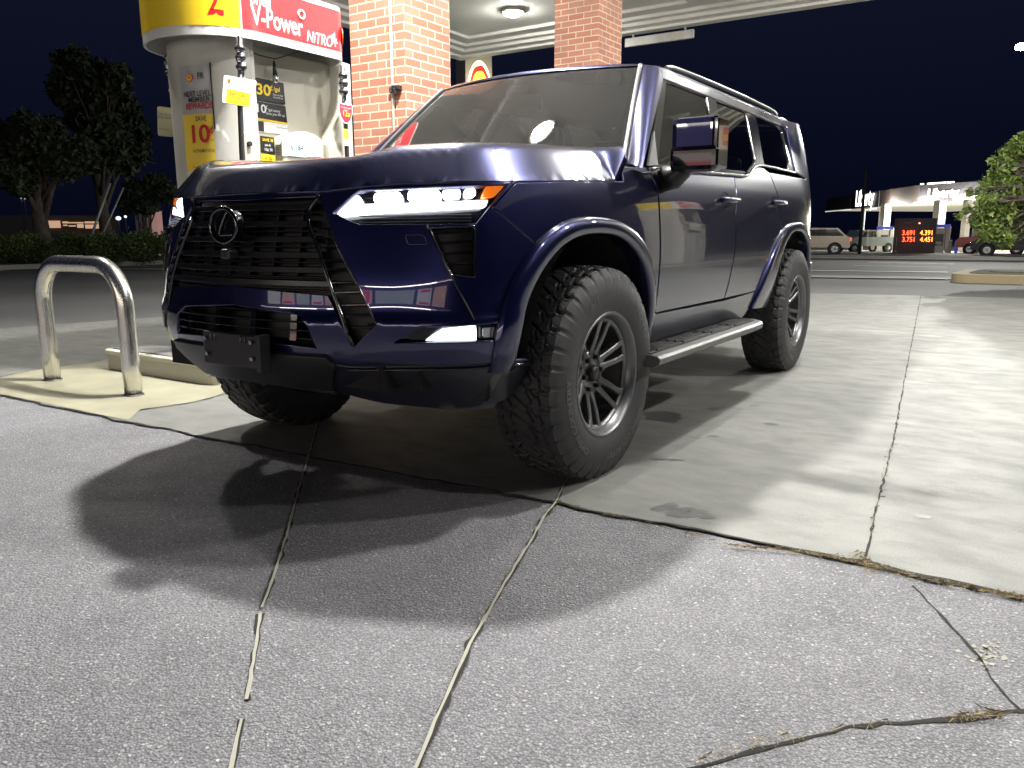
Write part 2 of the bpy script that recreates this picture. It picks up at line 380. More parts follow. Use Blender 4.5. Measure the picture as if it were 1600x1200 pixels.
# arches (dy from wheel centre, z)
FO = cat([(.50, .44), (.485, .55), (.455, .70), (.385, .84), (.255, .945), (.05, 1.0), (-.20, 1.005), (-.37, .965), (-.49, .885), (-.585, .76), (-.625, .62), (-.63, .50)], 5)
FI = cat([(.44, .44), (.43, .55), (.40, .67), (.33, .79), (.21, .885), (.05, .938), (-.17, .943), (-.315, .91), (-.42, .84), (-.495, .74), (-.53, .62), (-.535, .50)], 5)
RO = cat([(.50, .50), (.49, .65), (.44, .80), (.33, .92), (.14, .99), (-.10, 1.003), (-.34, .975), (-.54, .89), (-.70, .76), (-.82, .62), (-.90, .50)], 5)
RI = cat([(.435, .48), (.43, .62), (.39, .74), (.30, .85), (.16, .92), (0, .943), (-.2, .93), (-.36, .86), (-.45, .75), (-.505, .61), (-.53, .48)], 5)
toS = lambda L, y0: [(SY(y0+a), b) for a, b in L]
FO, FI, RO, RI = toS(FO, 0), toS(FI, 0), toS(RO, 2.85), toS(RI, 2.85)
J1 = T(848, 393)
FOtop = [p for p in FO if p[1] > J1[1] or p[0] > SY(0)]; FOlow = [p for p in FO if not (p[1] > J1[1] or p[0] > SY(0))]
YB = lambda y, z: (SY(y), z)
belt = TT((1012, 262), (1026, 263), (1100, 269), (1143, 272), (1168, 274), (1187, 259), (1236, 270))
A0 = T(975, 284)
fender = TT((772, 323), (806, 286), (900, 284)) + [A0] + TT((970, 261), (1010, 262), (1026, 292)) + [YB(.492, 1.0), YB(.50, .60)] + [(FO[0][0], .58)] + [p for p in FOtop if p[1] > .58] + [J1] + TT((806, 352))
both('fender', fender, paint)
# lower rocker
rock = [YB(.51, .595), YB(1.45, .585), YB(2.035, .597), YB(1.96, .50), YB(1.90, .45), YB(.50, .45)]
both('rocker_panel', rock, paint)
b0 = TT((1012, 262))[0]
fd = TT((1014, 263), (1090, 269), (1146, 273)) + TT((1149, 340), (1149, 383)) + [YB(1.43, .60)] + [YB(.515, .605), YB(.507, 1.0)] + [T(1028, 292)]
both('front_door', fd, paint)
RD = [p for p in RO if p[0] < SY(2.42) and p[1] > .60][::-1]
rd = [YB(1.445, .60)] + TT((1150, 383), (1150, 340), (1147, 273), (1168, 274), (1187, 259)) + [YB(2.36, 1.30), YB(2.42, 1.12), YB(2.43, .98)] 
rd2 = rd + [p for p in RO if SY(1.9) < p[0] < SY(2.41) and p[1] > .625] + [YB(2.02, .603)]
both('rear_door', rd2, paint)
rq = [YB(2.375, 1.30), YB(2.43, 1.12), YB(2.44, .98)] + [p for p in RO if p[0] > SY(2.44)][::-1] + [YB(3.36, .50), (SY(3.46), .50), (SY(3.50), .9), (SY(3.46), 1.31)]
both('quarter_panel', rq, paint)
# rear corner, tailgate, bumper
both('rear_bumper', [YB(3.37, .48), (SY(3.47), .70), (SEND, .70), (SEND, .46)], satin)
both('tail_corner', [(SY(3.475), .71), (SY(3.505), .9), (SY(3.465), 1.31), (SY(3.62), 1.70), (SEND, 1.70), (SEND, .71)], paint, holes=[[(SEND-.72, 1.28), (SEND-.66, 1.62), (SEND-.02, 1.64), (SEND-.02, 1.28)]])
both('rear_window', [(SEND-.73, 1.27), (SEND-.67, 1.63), (SEND, 1.65), (SEND, 1.27)], glassmat('privacy_glass', (.06, .065, .065)), off=-.006, res=.08)
both('tail_lamp', [(SEND-.86, 1.02), (SEND-.84, 1.20), (SEND-.02, 1.17), (SEND-.02, 1.12), (SEND-.72, 1.10)], mat('tail_red', (.25, .004, .006), .12, 0, 1), off=.012, res=.06)
# flares: raised bands
def flare(outer, inner, y0):
    for sd in (1, -1):
        n = len(outer); rows = []
        prof = [(0, -.004), (.04, .012), (.16, .020), (.5, .023), (.86, .021), (.97, .015), (1.0, .004), (1.0, -.05)]
        for o_, i_ in zip(outer, inner):
            row = []
            for u, h in prof:
                q = body(np.array([o_[0]+(i_[0]-o_[0])*u]), np.array([o_[1]+(i_[1]-o_[1])*u]), h)[0]; row.append((q[0]*sd, q[1], q[2]))
            rows.append(row if sd > 0 else row[::-1])
        mb = MB(); mb.grid(rows); o = mb.build('wheel_arch_flare', paint, car)
flare(FO, FI, 0); flare(RO, RI, 2.85)

# ---- front
cut = TT((830, 563), (760, 568), (640, 572), (545, 573), (520, 566))
low = FOlow[:]
coverR = [(0, 1.082)] + TT((500, 303), (600, 291), (700, 287), (803, 285), (768, 323), (803, 352), (846, 395)) + [p for p in low if p[1] > cut[0][1]+.01] + cut + TT((415, 545)) + [(0, .545)]
cover = coverR + mir(coverR)[1:-1]
grR = [(0, 1.066)] + TT((496, 307), (512, 338), (521, 371), (556, 441), (588, 508), (553, 543), (512, 462)) + [(0, .778)]
gr = grR + mir(grR)[1:-1]
HL = TT((519, 333), (552, 303), (562, 297), (700, 291), (795, 288), (768, 321), (744, 350), (562, 351), (548, 346))
VT = rpoly(TT((670, 356), (743, 353), (742, 434), (705, 428)), .012)
FG = rpoly(TT((612, 537), (658, 511), (792, 504), (792, 531), (720, 536)), .008)
ITR = [(0, .715)] + TT((468, 492), (481, 512), (495, 545)) + [(0, .605)]
IT = ITR + mir(ITR)[1:-1]
panel('bumper_cover', cover, bmap(), paint, car, holes=[gr, HL, mir(HL), VT, mir(VT), FG, mir(FG), IT], res=.026)
panel('grille_backing', inset(gr, -.012), bmap(-.045), mat('grille_dark', (.004, .004, .005), .5), car, res=.05)
panel('intake_backing', inset(IT, -.012), bmap(-.06), MAT['grille_dark'], car, res=.05)
def strip(mb, s0, s1, z, h, out, dep_, n=24, zz=None):
    ss = np.linspace(s0, s1, n); rows = []
    za = np.full(n, z) if zz is None else np.linspace(z, zz, n)
    for dz, o_ in ((-h/2, -dep_), (-h/2, out-.002), (-h/2+.002, out), (h/2-.002, out), (h/2, out-.002), (h/2, -dep_)):
        rows.append(body(ss, za+dz, o_))
    A = [[r[i] for r in rows] for i in range(n)]; mb.grid([row for row in A], False, closed=True)
    k = len(mb.v)-6*n; mb.f += [[k+i for i in range(6)][::-1], [k+6*(n-1)+i for i in range(6)]]; mb.sm += [False]*2; mb.mi += [mb.cm]*2
def edge_at(line, z):
    L = sorted(line, key=lambda p: p[1]); return float(np.interp(z, [p[1] for p in L], [p[0] for p in L]))
inner = TT((500, 304), (481, 338), (499, 392), (517, 447), (552, 540)); outer = TT((500, 307), (512, 338), (521, 371), (556, 441), (588, 507))
for z in (1.04, .985, .935, .885, .838, .795):
    mb = MB(); e = edge_at(inner, z)-.006; strip(mb, -e, e, z, .020, .0, .05, 40); mb.build('grille_bar', mat('grille_black', (.006, .006, .008), .3), car)
    mb = MB(); strip(mb, -e, e, z-.024, .006, -.016, .05, 40); mb.build('grille_bar', MAT['grille_dark'], car)
for s in np.arange(-.385, .40, .11): mb = MB(); strip(mb, s-.0025, s+.0025, .93, .24, -.018, .05, 2); mb.build('grille_divider', MAT['grille_dark'], car)
for sd in (1, -1):
    for k, (a, b) in enumerate((((500, 357), (519, 357)), ((497, 372), (522, 371)), ((502, 386), (529, 385)), ((507, 407), (537, 406)), ((511, 421), (545, 420)), ((519, 442), (556, 441)), ((525, 457), (563, 456)), ((534, 477), (573, 476)), ((541, 493), (580, 492)), ((550, 512), (585, 511)))):
        p, q = T(*a), T(*b); mb = MB(); strip(mb, sd*p[0], sd*q[0], p[1], .007, .003, .03, 6, zz=q[1]); mb.build('grille_slat', black, car)
    mb = MB(); path = [body(np.array([sd*a]), np.array([b]), .001)[0] for a, b in cat(inner, 4)]; mb.tube(path, .007, 8); mb.build('grille_edge_moulding', black, car)
    mb = MB(); path = [body(np.array([sd*a]), np.array([b]), .0)[0] for a, b in cat(TT((512, 340), (521, 371), (556, 441), (588, 507)), 4)]; mb.tube(path, .0035, 8); mb.build('grille_edge_moulding', black, car)
for k, z in enumerate((.70, .672, .644, .618)):
    mb = MB(); e = edge_at(ITR[1:4], z)-.004; strip(mb, -e, e, z, .006, -.006, .05, 30); mb.build('intake_slat', black, car)
for s in (-.27, -.09, .10, .28):
    mb = MB(); strip(mb, s-.013, s+.013, .665, .112, -.004, .05, 2); mb.build('intake_post', black, car)
# headlights
drlm = mat('daytime_light', (1, 1, 1), .3, emit=(.92, .96, 1), es=3.5)
ledm = mat('headlight_led', (1, 1, 1), .3, emit=(.95, .98, 1), es=9)
amb = mat('amber_lens', (.9, .22, .01), .15, 0, 1, emit=(1, .22, .01), es=.55)
for sd in (1, -1):
    B = lambda off: (lambda s, z, o=off: body(s, z, o))
    hb = panel('headlight', inset(HL, -.01), B(-.045), black, car, side=sd, res=.04)
    panel('daytime_lamp', TT((523, 333.5), (554, 305), (559, 306), (565, 319), (700, 315.5), (766, 312), (762, 322), (600, 330), (528, 336)), B(-.012), drlm, hb, side=sd, res=.02, depth=.02)
    panel('amber_marker', TT((756, 308), (763, 291), (791, 290), (776, 306)), B(-.010), amb, hb, side=sd, res=.02, depth=.02)
    for (cx, cy, w, h) in ((603, 307.5, 21, 6), (661, 304.5, 25, 6.5), (706, 302, 15, 5), (738, 300, 9, 5)):
        (s0, z0), (s1, z1) = T(cx-w, cy+1), T(cx+w, cy-1); hh_ = h/FPX*3.0
        panel('projector_lamp', rpoly([(s0, z0-hh_), (s1, z1-hh_), (s1, z1+hh_), (s0, z0+hh_)], .012), B(-.020), ledm if cx < 700 else drlm, hb, side=sd, res=.02, depth=.02)
    for py in (337, 342, 347):
        a, b = T(560, py+1), T(738, py-2); mb = MB(); strip(mb, sd*a[0], sd*b[0], a[1], .004, -.010, .03, 20, zz=b[1]); mb.build('reflector_rib', satin, hb)
    panel('headlight_lens', HL, B(-.002), clearg, hb, side=sd, res=.04, depth=.006)
    vb = panel('air_vent', inset(VT, -.01), B(-.05), satin, car, side=sd, res=.05)
    for py in (362, 378, 395, 412):
        f = (py-356)/75; a, b = T(674+f*30, py+1), T(741, py-1); mb = MB(); strip(mb, sd*a[0], sd*b[0], a[1], .006, -.008, .045, 6, zz=b[1]); mb.build('vent_slat', black, vb)
    mb = MB(); mb.tube([body(np.array([sd*a]), np.array([b]), .0)[0] for a, b in VT], .0035, 6, closed=True); mb.build('vent_rim', black, vb)
    fb = panel('fog_lamp', inset(FG, -.01), B(-.04), black, car, side=sd, res=.05)
    panel('fog_lens', TT((664, 533.5), (692, 516), (746, 510.5), (747, 532)), B(-.014), mat('fog_light', (1, 1, 1), .3, emit=(.85, .9, 1), es=3.0), fb, side=sd, res=.03, depth=.02)
    panel('corner_lens', rpoly(TT((759, 513), (787, 511), (787, 527), (759, 529)), .006), B(-.018), chrome, fb, side=sd, res=.02, depth=.015)
    panel('corner_bezel', rpoly(TT((755, 511), (789, 509), (789, 529), (755, 531)), .006), B(-.022), satin, fb, side=sd, res=.02, depth=.015)
    # washer cover outline
    wp = rpoly(TT((633, 367), (662, 367), (668, 382), (637, 382)), .01); mb = MB(); mb.tube([body(np.array([sd*a]), np.array([b]), -.0005)[0] for a, b in wp], .0016, 6, closed=True); mb.build('washer_cover', black, car)
# crease mouldings of the bumper corner
# lower valance
vR = [(0, .541)] + TT((415, 549), (520, 570)) + [(a, b-.004) for a, b in cut[::-1][1:]] + [p for p in low if p[1] < cut[0][1]-.01 and p[1] > .55] + TT((822, 588), (802, 616), (770, 638), (700, 641), (640, 635), (600, 631), (524, 613)) + [(0, .435)]
valm = mat('valance_plastic', (.008, .010, .020), .35, 0, .4)
panel('lower_valance', vR+mir(vR)[1:-1], bmap(-.004), valm, car, res=.035)
skR = [(0, .568)] + TT((415, 551), (512, 559), (525, 574), (524, 611)) + [(0, .43)]
panel('skid_plate', skR+mir(skR)[1:-1], bmap(.016), satin, car, res=.04, depth=.03)
lipR = cat([(0, .425)] + TT((400, 592), (524, 613)), 6)
mb = MB(); mb.tube([body(np.array([a]), np.array([b]), -.01)[0] for a, b in (mir(lipR)+lipR[1:])], .012, 8); mb.build('chin_lip', satin, car)
for sd in (1, -1):
    mb = MB(); mb.tube([body(np.array([sd*a]), np.array([b]), .002)[0] for a, b in cat(TT((545, 578), (640, 578), (760, 574), (826, 567)), 5)], .004, 6); mb.build('valance_bead', black, car)
    panel('corner_vent', TT((772, 586), (785, 583), (762, 628), (738, 627)), bmap(-.001), black, car, side=sd, res=.03)
    mb = MB(); P_ = [body(np.array([sd*a]), np.array([b]), .0012)[0] for a, b in TT((667, 352), (705, 430), (741, 500))]; mb.tube(P_, .0045, 6); mb.build('corner_moulding', black, car)
# licence bracket with clips
mb = MB(); a = ony(-1.03, 316, 521); b = ony(-1.03, 405, 574); mb.box(((a[0]+b[0])/2, -1.015, (a[2]+b[2])/2), (b[0]-a[0], .03, .112), bev=.004); pb = mb.build('plate_bracket', satin, car)
mb = MB(); mb.box((b[0]+.012, -1.02, (a[2]+b[2])/2), (.022, .045, .125), bev=.003); mb.build('bracket_edge', satin, pb)
for px, py in ((332, 526), (379, 531)):
    q = ony(-1.033, px, py); mb = MB(); mb.tube([q+(-.011, 0, -.011), q+(.011, 0, -.011), q+(.011, 0, .011), q+(-.011, 0, .011)], .002, 6, closed=True); mb.build('clip', chrome, pb)
for px, py in ((325, 552), (395, 561), (322, 528), (393, 535)):
    q = ony(-1.033, px, py); mb = MB(); mb.cyl(q, q-np.array([0, .008, 0]), .007, n=12); mb.build('screw', chrome, pb)
# emblem
e0 = ony(-1.0, 357, 352); ec = np.array([0, -.985, e0[2]])
mb = MB(); mb.tube([ec+np.array([.068*math.cos(a), -.004, .056*math.sin(a)]) for a in np.linspace(0, 2*math.pi, 40)[:-1]], .008, 10, closed=True); em = mb.build('badge', mat('dark_chrome', (.10, .10, .11), .12, 1), car)
mb = MB(); mb.prism([(.066*math.cos(a), .054*math.sin(a)) for a in np.linspace(0, 2*math.pi, 36)[:-1]], ec, (1, 0, 0), (0, 0, 1), .03); mb.build('badge_disc', black, em)
mb = MB(); mb.tube(cat([ec+np.array(q) for q in ((.026, -.006, .044), (.012, -.006, .030), (-.006, -.006, .006), (-.022, -.006, -.024), (-.014, -.006, -.031), (.01, -.006, -.031), (.046, -.006, -.031))], 4), [.0045]*25, 8); mb.build('badge_letter', mat('badge_metal', (.2, .205, .22), .15, 1), em)
mb = MB(); mb.box((0, -.975, .885), (.05, .04, .035), bev=.008); o = mb.build('front_camera', satin, car)

# ---- hood
HB = [(0, 1.089)] + TT((500, 299), (600, 288), (700, 284), (806, 282.5), (900, 281.5)) + [T(975, 282)]
hs = np.array([p[0] for p in HB]); hz = np.array([p[1] for p in HB]); ssb = np.linspace(0, hs[-1], 60); zb = np.interp(ssb, hs, hz); Pb = body(ssb, zb, .001)
hood_rear = [(.885, .215), (.85, .27), (.79, .335), (.70, .345), (.4, .325), (0, .315)]
def ridge(y): return np.interp(y, (-1., -.92, -.80, -.65, -.25, .4), (1.135, 1.165, 1.208, 1.236, 1.257, 1.296))
_Pq = np.array(cat([tuple(q) for q in Pb[::4]], 90)); _Qx, _Qy, _Qz = _Pq.T
_Qnx, _Qny = np.gradient(_Qx), np.gradient(_Qy)
def smin(a, b, k): h = np.clip(.5+.5*(b-a)/k, 0, 1); return b*(1-h)+a*h-k*h*(1-h)
def hoodz(x, y):
    x = np.asarray(x, float); y = np.asarray(y, float); ax = np.abs(x); n_ = ax.shape
    fa, fy = ax.ravel(), y.ravel(); D2 = (fa[:, None]-_Qx)**2+(fy[:, None]-_Qy)**2; k = D2.argmin(1); dd = np.sqrt(D2[np.arange(len(k)), k])*np.where((fa-_Qx[k])*_Qny[k]-(fy-_Qy[k])*_Qnx[k] <= 0, 1, -1); dd = dd.reshape(n_)
    w = 1/(D2+2e-4)**3; zs = ((w*_Qz).sum(1)/w.sum(1)).reshape(n_)
    fr = 1-sst(y, -.95, -.60); slope = 1.12+.35*fr*(1-sst(ax, .6, .85))
    step = sst(ax, .34, .50); low_ = np.interp(y, _HY, _HL); top = low_+(np.interp(y, _HY, _HR)-low_)*step*sst(y, -1.0, -.72)+(1-step)*.010
    f = smin(slope*dd, (top-zs), .032); f0 = smin(0*dd, (top-zs), .032)
    return zs+f-f0*np.exp(-np.clip(dd, -.01, 1)/.03)
_HY = np.linspace(-1.05, .5, 60); _HR = pchip_table((-1.05, -.92, -.80, -.65, -.25, .5), (1.16, 1.185, 1.212, 1.238, 1.260, 1.300))(_HY); _HL = pchip_table((-1.05, -.85, -.5, 0, .5), (1.165, 1.186, 1.203, 1.218, 1.240))(_HY)
def hmap(x, y):
    return np.stack([x, y, hoodz(x, y)], -1)
hr = [(p[0], p[1]) for p in Pb]+hood_rear; hood_o = hr+[(-a, b) for a, b in hr[::-1]][1:-1]
panel('hood', hood_o, hmap, paint, car, res=.022, gap=.001, depth=.03)
# cowl and fender-top trim
rows = []
for x in np.linspace(-.90, .90, 31):
    ax = abs(x); zz = 1.235-.05*max(0, (ax-.72)/.18)**1; rows.append([(x, .30, zz+.01), (x, .37, zz+.004), (x, .50, zz+.012), (x, .56, zz+.03)])
mb = MB(); mb.grid(rows); mb.build('cowl', satin, car)
# ---- windscreen
def wsmap(u, v, off=0.):
    u = np.asarray(u, float); v = np.asarray(v, float)
    hw = .775+(.602-.775)*v; x = u*hw; y = (.46+(.985-.46)*v)-(.20-.10*v)*(1-u*u)+0*.02*np.sin(math.pi*v); z = 1.235+(1.728-1.235)*v+.006*(1-u*u)*v+.012*np.sin(math.pi*v)
    return np.stack([x, y-off*.75, z+off*.66], -1)
wm = lambda o_: (lambda u, v: wsmap(u, v, o_))
panel('windscreen', [(-.985, .0), (.985, 0), (.985, .985), (-.985, .985)], wm(0), wsglass, car, res=.06, depth=.004, bev=.001, gap=0)
mb = MB(); band = []
for sgn in (-1, 1):
    rows = [[wsmap(sgn*a, v, -.004) for a in (.945, .99)] for v in np.linspace(0, 1, 20)]; mb.grid(rows if sgn > 0 else [r[::-1] for r in rows], True)
rows = [[wsmap(u, v, -.004) for v in (.972, 1.0)] for u in np.linspace(-.99, .99, 30)]; mb.grid([r[::-1] for r in rows], True)
mb.build('windscreen_border', black, car)
for sd in (1, -1):
    n = 24; rows = []; smb = MB(); smb.tube([wsmap(sd*.995, v, .006) for v in np.linspace(0, 1.0, n)], .011, 8); smb.build('screen_moulding', mat('grey_moulding', (.10, .10, .105), .35), car)
    for v in np.linspace(0, 1, n):
        w = wsmap(sd*1.0, v); zb_ = 1.20+(1.712-1.20)*v; yb_ = .385+(1.06-.385)*v
        q = body(np.array([SY(yb_)]), np.array([zb_]))[0]; q[0] *= sd
        row = []
        for t_ in np.linspace(0, 1, 7):
            p = w*(1-t_)+q*t_; bul = math.sin(math.pi*t_)**.8*.022; nrm_ = np.array([sd*.62, -.66, .3]); row.append(p+nrm_*bul)
        rows.append(row if sd > 0 else row[::-1])
    mb = MB(); mb.grid(rows); mb.build('front_pillar', paint, car)
# ---- side glasshouse
sideTop = 1.664
beltl = [(a, b) for a, b in TT((1016, 262), (1100, 268), (1146, 272), (1168, 273), (1187, 258), (1236, 268))]
frontline = [(SY(.405), 1.215), (SY(.985), sideTop)]
W1 = rpoly(TT((1030, 256), (1043, 128), (1104, 141), (1111, 176), (1127, 263)), .02)
W2 = rpoly(TT((1133, 264), (1119, 148), (1165, 166), (1183, 252), (1171, 268)), .02)
W3 = rpoly(TT((1195, 256), (1180, 171), (1208, 185), (1224, 203), (1235, 255), (1233, 265)), .02)
QR0 = T(1243, 268); QR1 = T(1229, 196); q0s, q1s = QR0[0], QR1[0]+(QR1[0]-QR0[0])/(QR1[1]-QR0[1])*(sideTop-QR1[1])
gh = [beltl[0]]+beltl[1:]+[(q0s, QR0[1]), (q1s, sideTop), frontline[1]]
both('window_frame', gh, black, holes=[W1, W2, W3], off=-.006, res=.03)
for Wn in (W1, W2, W3): both('side_window', inset(Wn, -.008), tglass, off=-.016, res=.06, depth=.004, bev=.001)
dp = [(q0s+.003, QR0[1]+.002), (SY(3.455), 1.315), (SY(3.61), 1.70), (SY(3.60), 1.715), (SY(1.03), 1.715), (SY(.99), sideTop+.002), (q1s+.003, sideTop+.002)]
both('roof_side', dp, paint, res=.03)
for sd in (1, -1):
    mb = MB(); mb.tube([body(np.array([sd*a]), np.array([b-.003]), .003)[0] for a, b in cat(beltl+[(q0s, QR0[1])], 5)], .006, 6); mb.build('belt_moulding', chrome, car)
    tri = [body(np.array([a]), np.array([b]), .004)[0]*np.array([sd, 1, 1]) for a, b in TT((1012, 259), (1021, 205), (1027, 258))]; tri2 = [q-np.array([sd*.01, 0, 0]) for q in tri]
    mb = MB(); mb.add(tri+tri2, [(0, 1, 2), (5, 4, 3), (0, 3, 4, 1), (1, 4, 5, 2), (2, 5, 3, 0)]); mb.build('mirror_sail', mat('grey_moulding', (.1, .1, .1)), car)
# roof
ys = np.linspace(1.062, 3.63, 46)
rows = []
for i, y in enumerate(ys):
    q = body(np.array([SY(min(y, 3.58))]), np.array([1.713]))[0]; xe = q[0]; row = []
    fb_ = .13*(1-sst(y, .98, 1.35)); re = .06*sst(y, 3.3, 3.63)
    for u in np.r_[-1, -.985, -.96, -.93, -.88, np.linspace(-.8, .8, 17), .88, .93, .96, .985, 1]:
        e = (1-abs(u))*xe; z = 1.713+.038*(1-math.exp(-e/.03))+.040*(1-u*u)*(.35+.65*sst(y, .98, 1.8))-re*.8
        yy = y-(.15*(1-u*u))*(1-sst(y, 1.06, 1.9)); row.append((u*xe, yy, z-.010*(1-sst(y, 1.06, 1.16))))
    rows.append(row)
mb = MB(); mb.grid(rows); mb.build('roof', paint, car)
# header between screen and roof
A_ = [wsmap(u, 1.0, .004) for u in np.linspace(-1, 1, 30)]; r0 = rows[0]; B_ = [np.array([np.interp(u, [p[0]/r0[-1][0] for p in r0], [p[k] for p in r0]) for k in range(3)]) for u in np.linspace(-1, 1, 30)]
mid = [(np.array(a)+np.array(b))/2+np.array([0, -.006, .006]) for a, b in zip(A_, B_)]
mb = MB(); mb.grid([A_, mid, B_]); mb.build('roof_header', paint, car)
for sd in (1, -1):
    mb = MB(); P_ = [(sd*.632, 1.22+2.0*k, 1.752+.024*math.sin(math.pi*min(1, max(0, k)))**.3) for k in np.linspace(0.0, 1, 30)]; mb.tube(P_, .013, 8); mb.build('roof_rail', mat('rail_silver', (.3, .3, .31), .3, 1), car)
# rain gutter line
# ---- interior
inn = mat('cabin_dark', (.018, .018, .02), .6)
seatm = mat('seat_leather', (.035, .035, .038), .45)
mb = MB(); mb.box((0, .78, 1.08), (1.40, .45, .26), bev=.06); mb.build('dashboard', inn, car)
def seat(x, y):
    mb = MB(); mb.box((x, y, .86), (.50, .52, .16), bev=.05); mb.box((x, y+.30, 1.15), (.46, .14, .56), M=Matrix.Rotation(-.2, 3, 'X'), bev=.05); o = mb.build('seat', seatm, car)
    mb = MB(); mb.box((x, y+.37, 1.50), (.25, .09, .17), bev=.04); mb.tube([(x-.05, y+.36, 1.36), (x-.05, y+.37, 1.46)], .006); mb.tube([(x+.05, y+.36, 1.36), (x+.05, y+.37, 1.46)], .006); mb.build('headrest', seatm, o)
for x in (-.37, .37): seat(x, 1.35); seat(x, 2.25)
mb = MB(); mb.tube([(.37+.18*math.cos(a), 1.02+.05*math.sin(a), 1.17+.17*math.sin(a)) for a in np.linspace(0, 2*math.pi, 30)[:-1]], .013, 8, closed=True); mb.box((.37, 1.02, 1.17), (.30, .03, .03), bev=.01); mb.box((.37, 1.02, 1.16), (.1, .04, .09), bev=.02); mb.build('steering_wheel', inn, car)
q = wsmap(0, .80, -.05); mb = MB(); mb.box((q[0], q[1]+.05, q[2]-.02), (.26, .03, .075), bev=.014); mb.build('rear_view_mirror', inn, car)
q = wsmap(-.02, .9, -.012); mb = MB(); mb.box((q[0], q[1]+.03, q[2]-.02), (.14, .05, .05), bev=.014); mb.build('camera_housing', inn, car)
mb = MB(); 
for (u0, v0) in ((.72, .09),):
    for k in range(2):
        a = [wsmap(u0+.0, v0+k*.04, -.006), wsmap(u0+.055, v0+k*.04, -.006), wsmap(u0+.055, v0+.032+k*.04, -.006), wsmap(u0, v0+.032+k*.04, -.006)]; mb.quad(*a)
mb.build('permit_sticker', mat('sticker', (.5, .5, .5), .5), car)
for x0, x1 in ((-.62, .02), (.05, .66)):
    mb = MB(); mb.tube([wsmap(u, .045+.02*math.sin(3*u), .014) for u in np.linspace(x0, x1, 12)], .007, 6); w = mb.build('wiper', satin, car)
    mb = MB(); a = wsmap(x1, -.03, .01); mb.tube([a, wsmap((x0+x1)/2, .07, .022)], .006, 6); mb.build('wiper_arm', satin, w)
# floor / underbody / liners
mb = MB(); mb.box((0, 1.45, .56), (1.12, 4.6, .22)); mb.box((0, 1.42, .60), (1.62, 1.62, .16)); mb.box((0, .05, .95), (1.1, 1.55, .22)); mb.box((0, 3.4, .62), (1.5, .4, .2)); mb.box((0, -.62, .50), (1.3, .3, .10)); mb.build('underbody', liner, car)
mb = MB(); mb.box((0, .60, .80), (1.6, .04, .84)); mb.box((0, 1.5, .78), (1.7, 1.7, .03)); mb.build('firewall', liner, car)
for y0 in (0, 2.85):
    for sd in (1, -1):
        rows = [[(sd*x, y0+.515*math.cos(a)*(1.0), .43+.53*math.sin(a)) for x in (.50, .7, .885)] for a in np.linspace(-.05, math.pi-.28, 30)]
        mb = MB(); mb.grid(rows); mb.add([(sd*.5, y0-.56, .4), (sd*.5, y0+.56, .4), (sd*.5, y0+.56, 1.0), (sd*.5, y0-.56, 1.0)], [(0, 1, 2, 3)]); mb.build('arch_liner', liner, car)
mb = MB(); mb.cyl((-.62, 2.85, .41), (.62, 2.85, .41), .045); mb.lathe([(.0, -.14), (.10, -.12), (.14, 0), (.10, .12), (0, .14)], (0, 2.85, .41), 'Y', 24); mb.build('rear_axle', liner, car)
mb = MB(); mb.cyl((-.62, 0, .40), (.62, 0, .40), .03); mb.box((0, .05, .44), (.8, .3, .1), bev=.03); mb.tube([(.55, 1.9, .36), (.6, 2.1, .36), (.62, 2.3, .40)], .03); mb.build('front_suspension', liner, car)
# mirrors
for sd in (1, -1):
    c = (1.045, .605, 1.312) if sd > 0 else (-.965, .93, 1.24)
    mb = MB(); mb.box(c, (.205, .135, .215) if sd > 0 else (.12, .20, .215), bev=.030); mo = mb.build('door_mirror', paint, car)
    mb = MB(); mb.box((c[0]+sd*.004, c[1]-.030, c[2]-.062), (.208, .100, .105) if sd > 0 else (.124, .15, .105), bev=.022); mb.build('mirror_lower_cover', black, mo)
    mb = MB(); mb.box((c[0], c[1]+(.069 if sd > 0 else .101), c[2]), (.18 if sd > 0 else .10, .004, .18)); mb.build('mirror_glass', mat('mirror', (.8, .8, .8), .02, 1), mo)
    mb = MB(); mb.tube([(sd*.90, .59, 1.175), (sd*.955, .58, 1.18), (sd*.98, .59, 1.205), (sd*1.0, .60, 1.24)], [.055, .05, .043, .04], 12); mb.build('mirror_arm', satin, mo)
    mb = MB(); mb.box((c[0]+sd*(.092 if sd > 0 else .055), c[1]+.0, c[2]), (.028, .140 if sd > 0 else .205, .208), bev=.012); mb.build('mirror_edge_trim', black, mo)
# handles
for (px, py) in ((1137, 313), (1214, 317)):
    s_, z_ = T(px, py)
    for sd in (1, -1):
        P0 = lambda ds, dz, o_: body(np.array([s_+ds]), np.array([z_+dz]), o_)[0]*np.array([sd, 1, 1])
        rows = [[P0(.055*math.cos(a)*r-.03, .042*math.sin(a)*r, .0012-.018*(1-r)) for r in (0.001, .5, .85, 1)] for a in np.linspace(0, 2*math.pi, 20)]
        mb = MB(); mb.grid(rows if sd < 0 else [r[::-1] for r in rows]); cup = mb.build('door_handle', black, car)
        mb = MB(); mb.tube([P0(-.11, 0, .006), P0(-.09, 0, .028), P0(.0, 0, .034), P0(.09, 0, .028), P0(.11, 0, .006)], [.012, .014, .014, .014, .012], 10); mb.build('handle_grip', paint, cup)
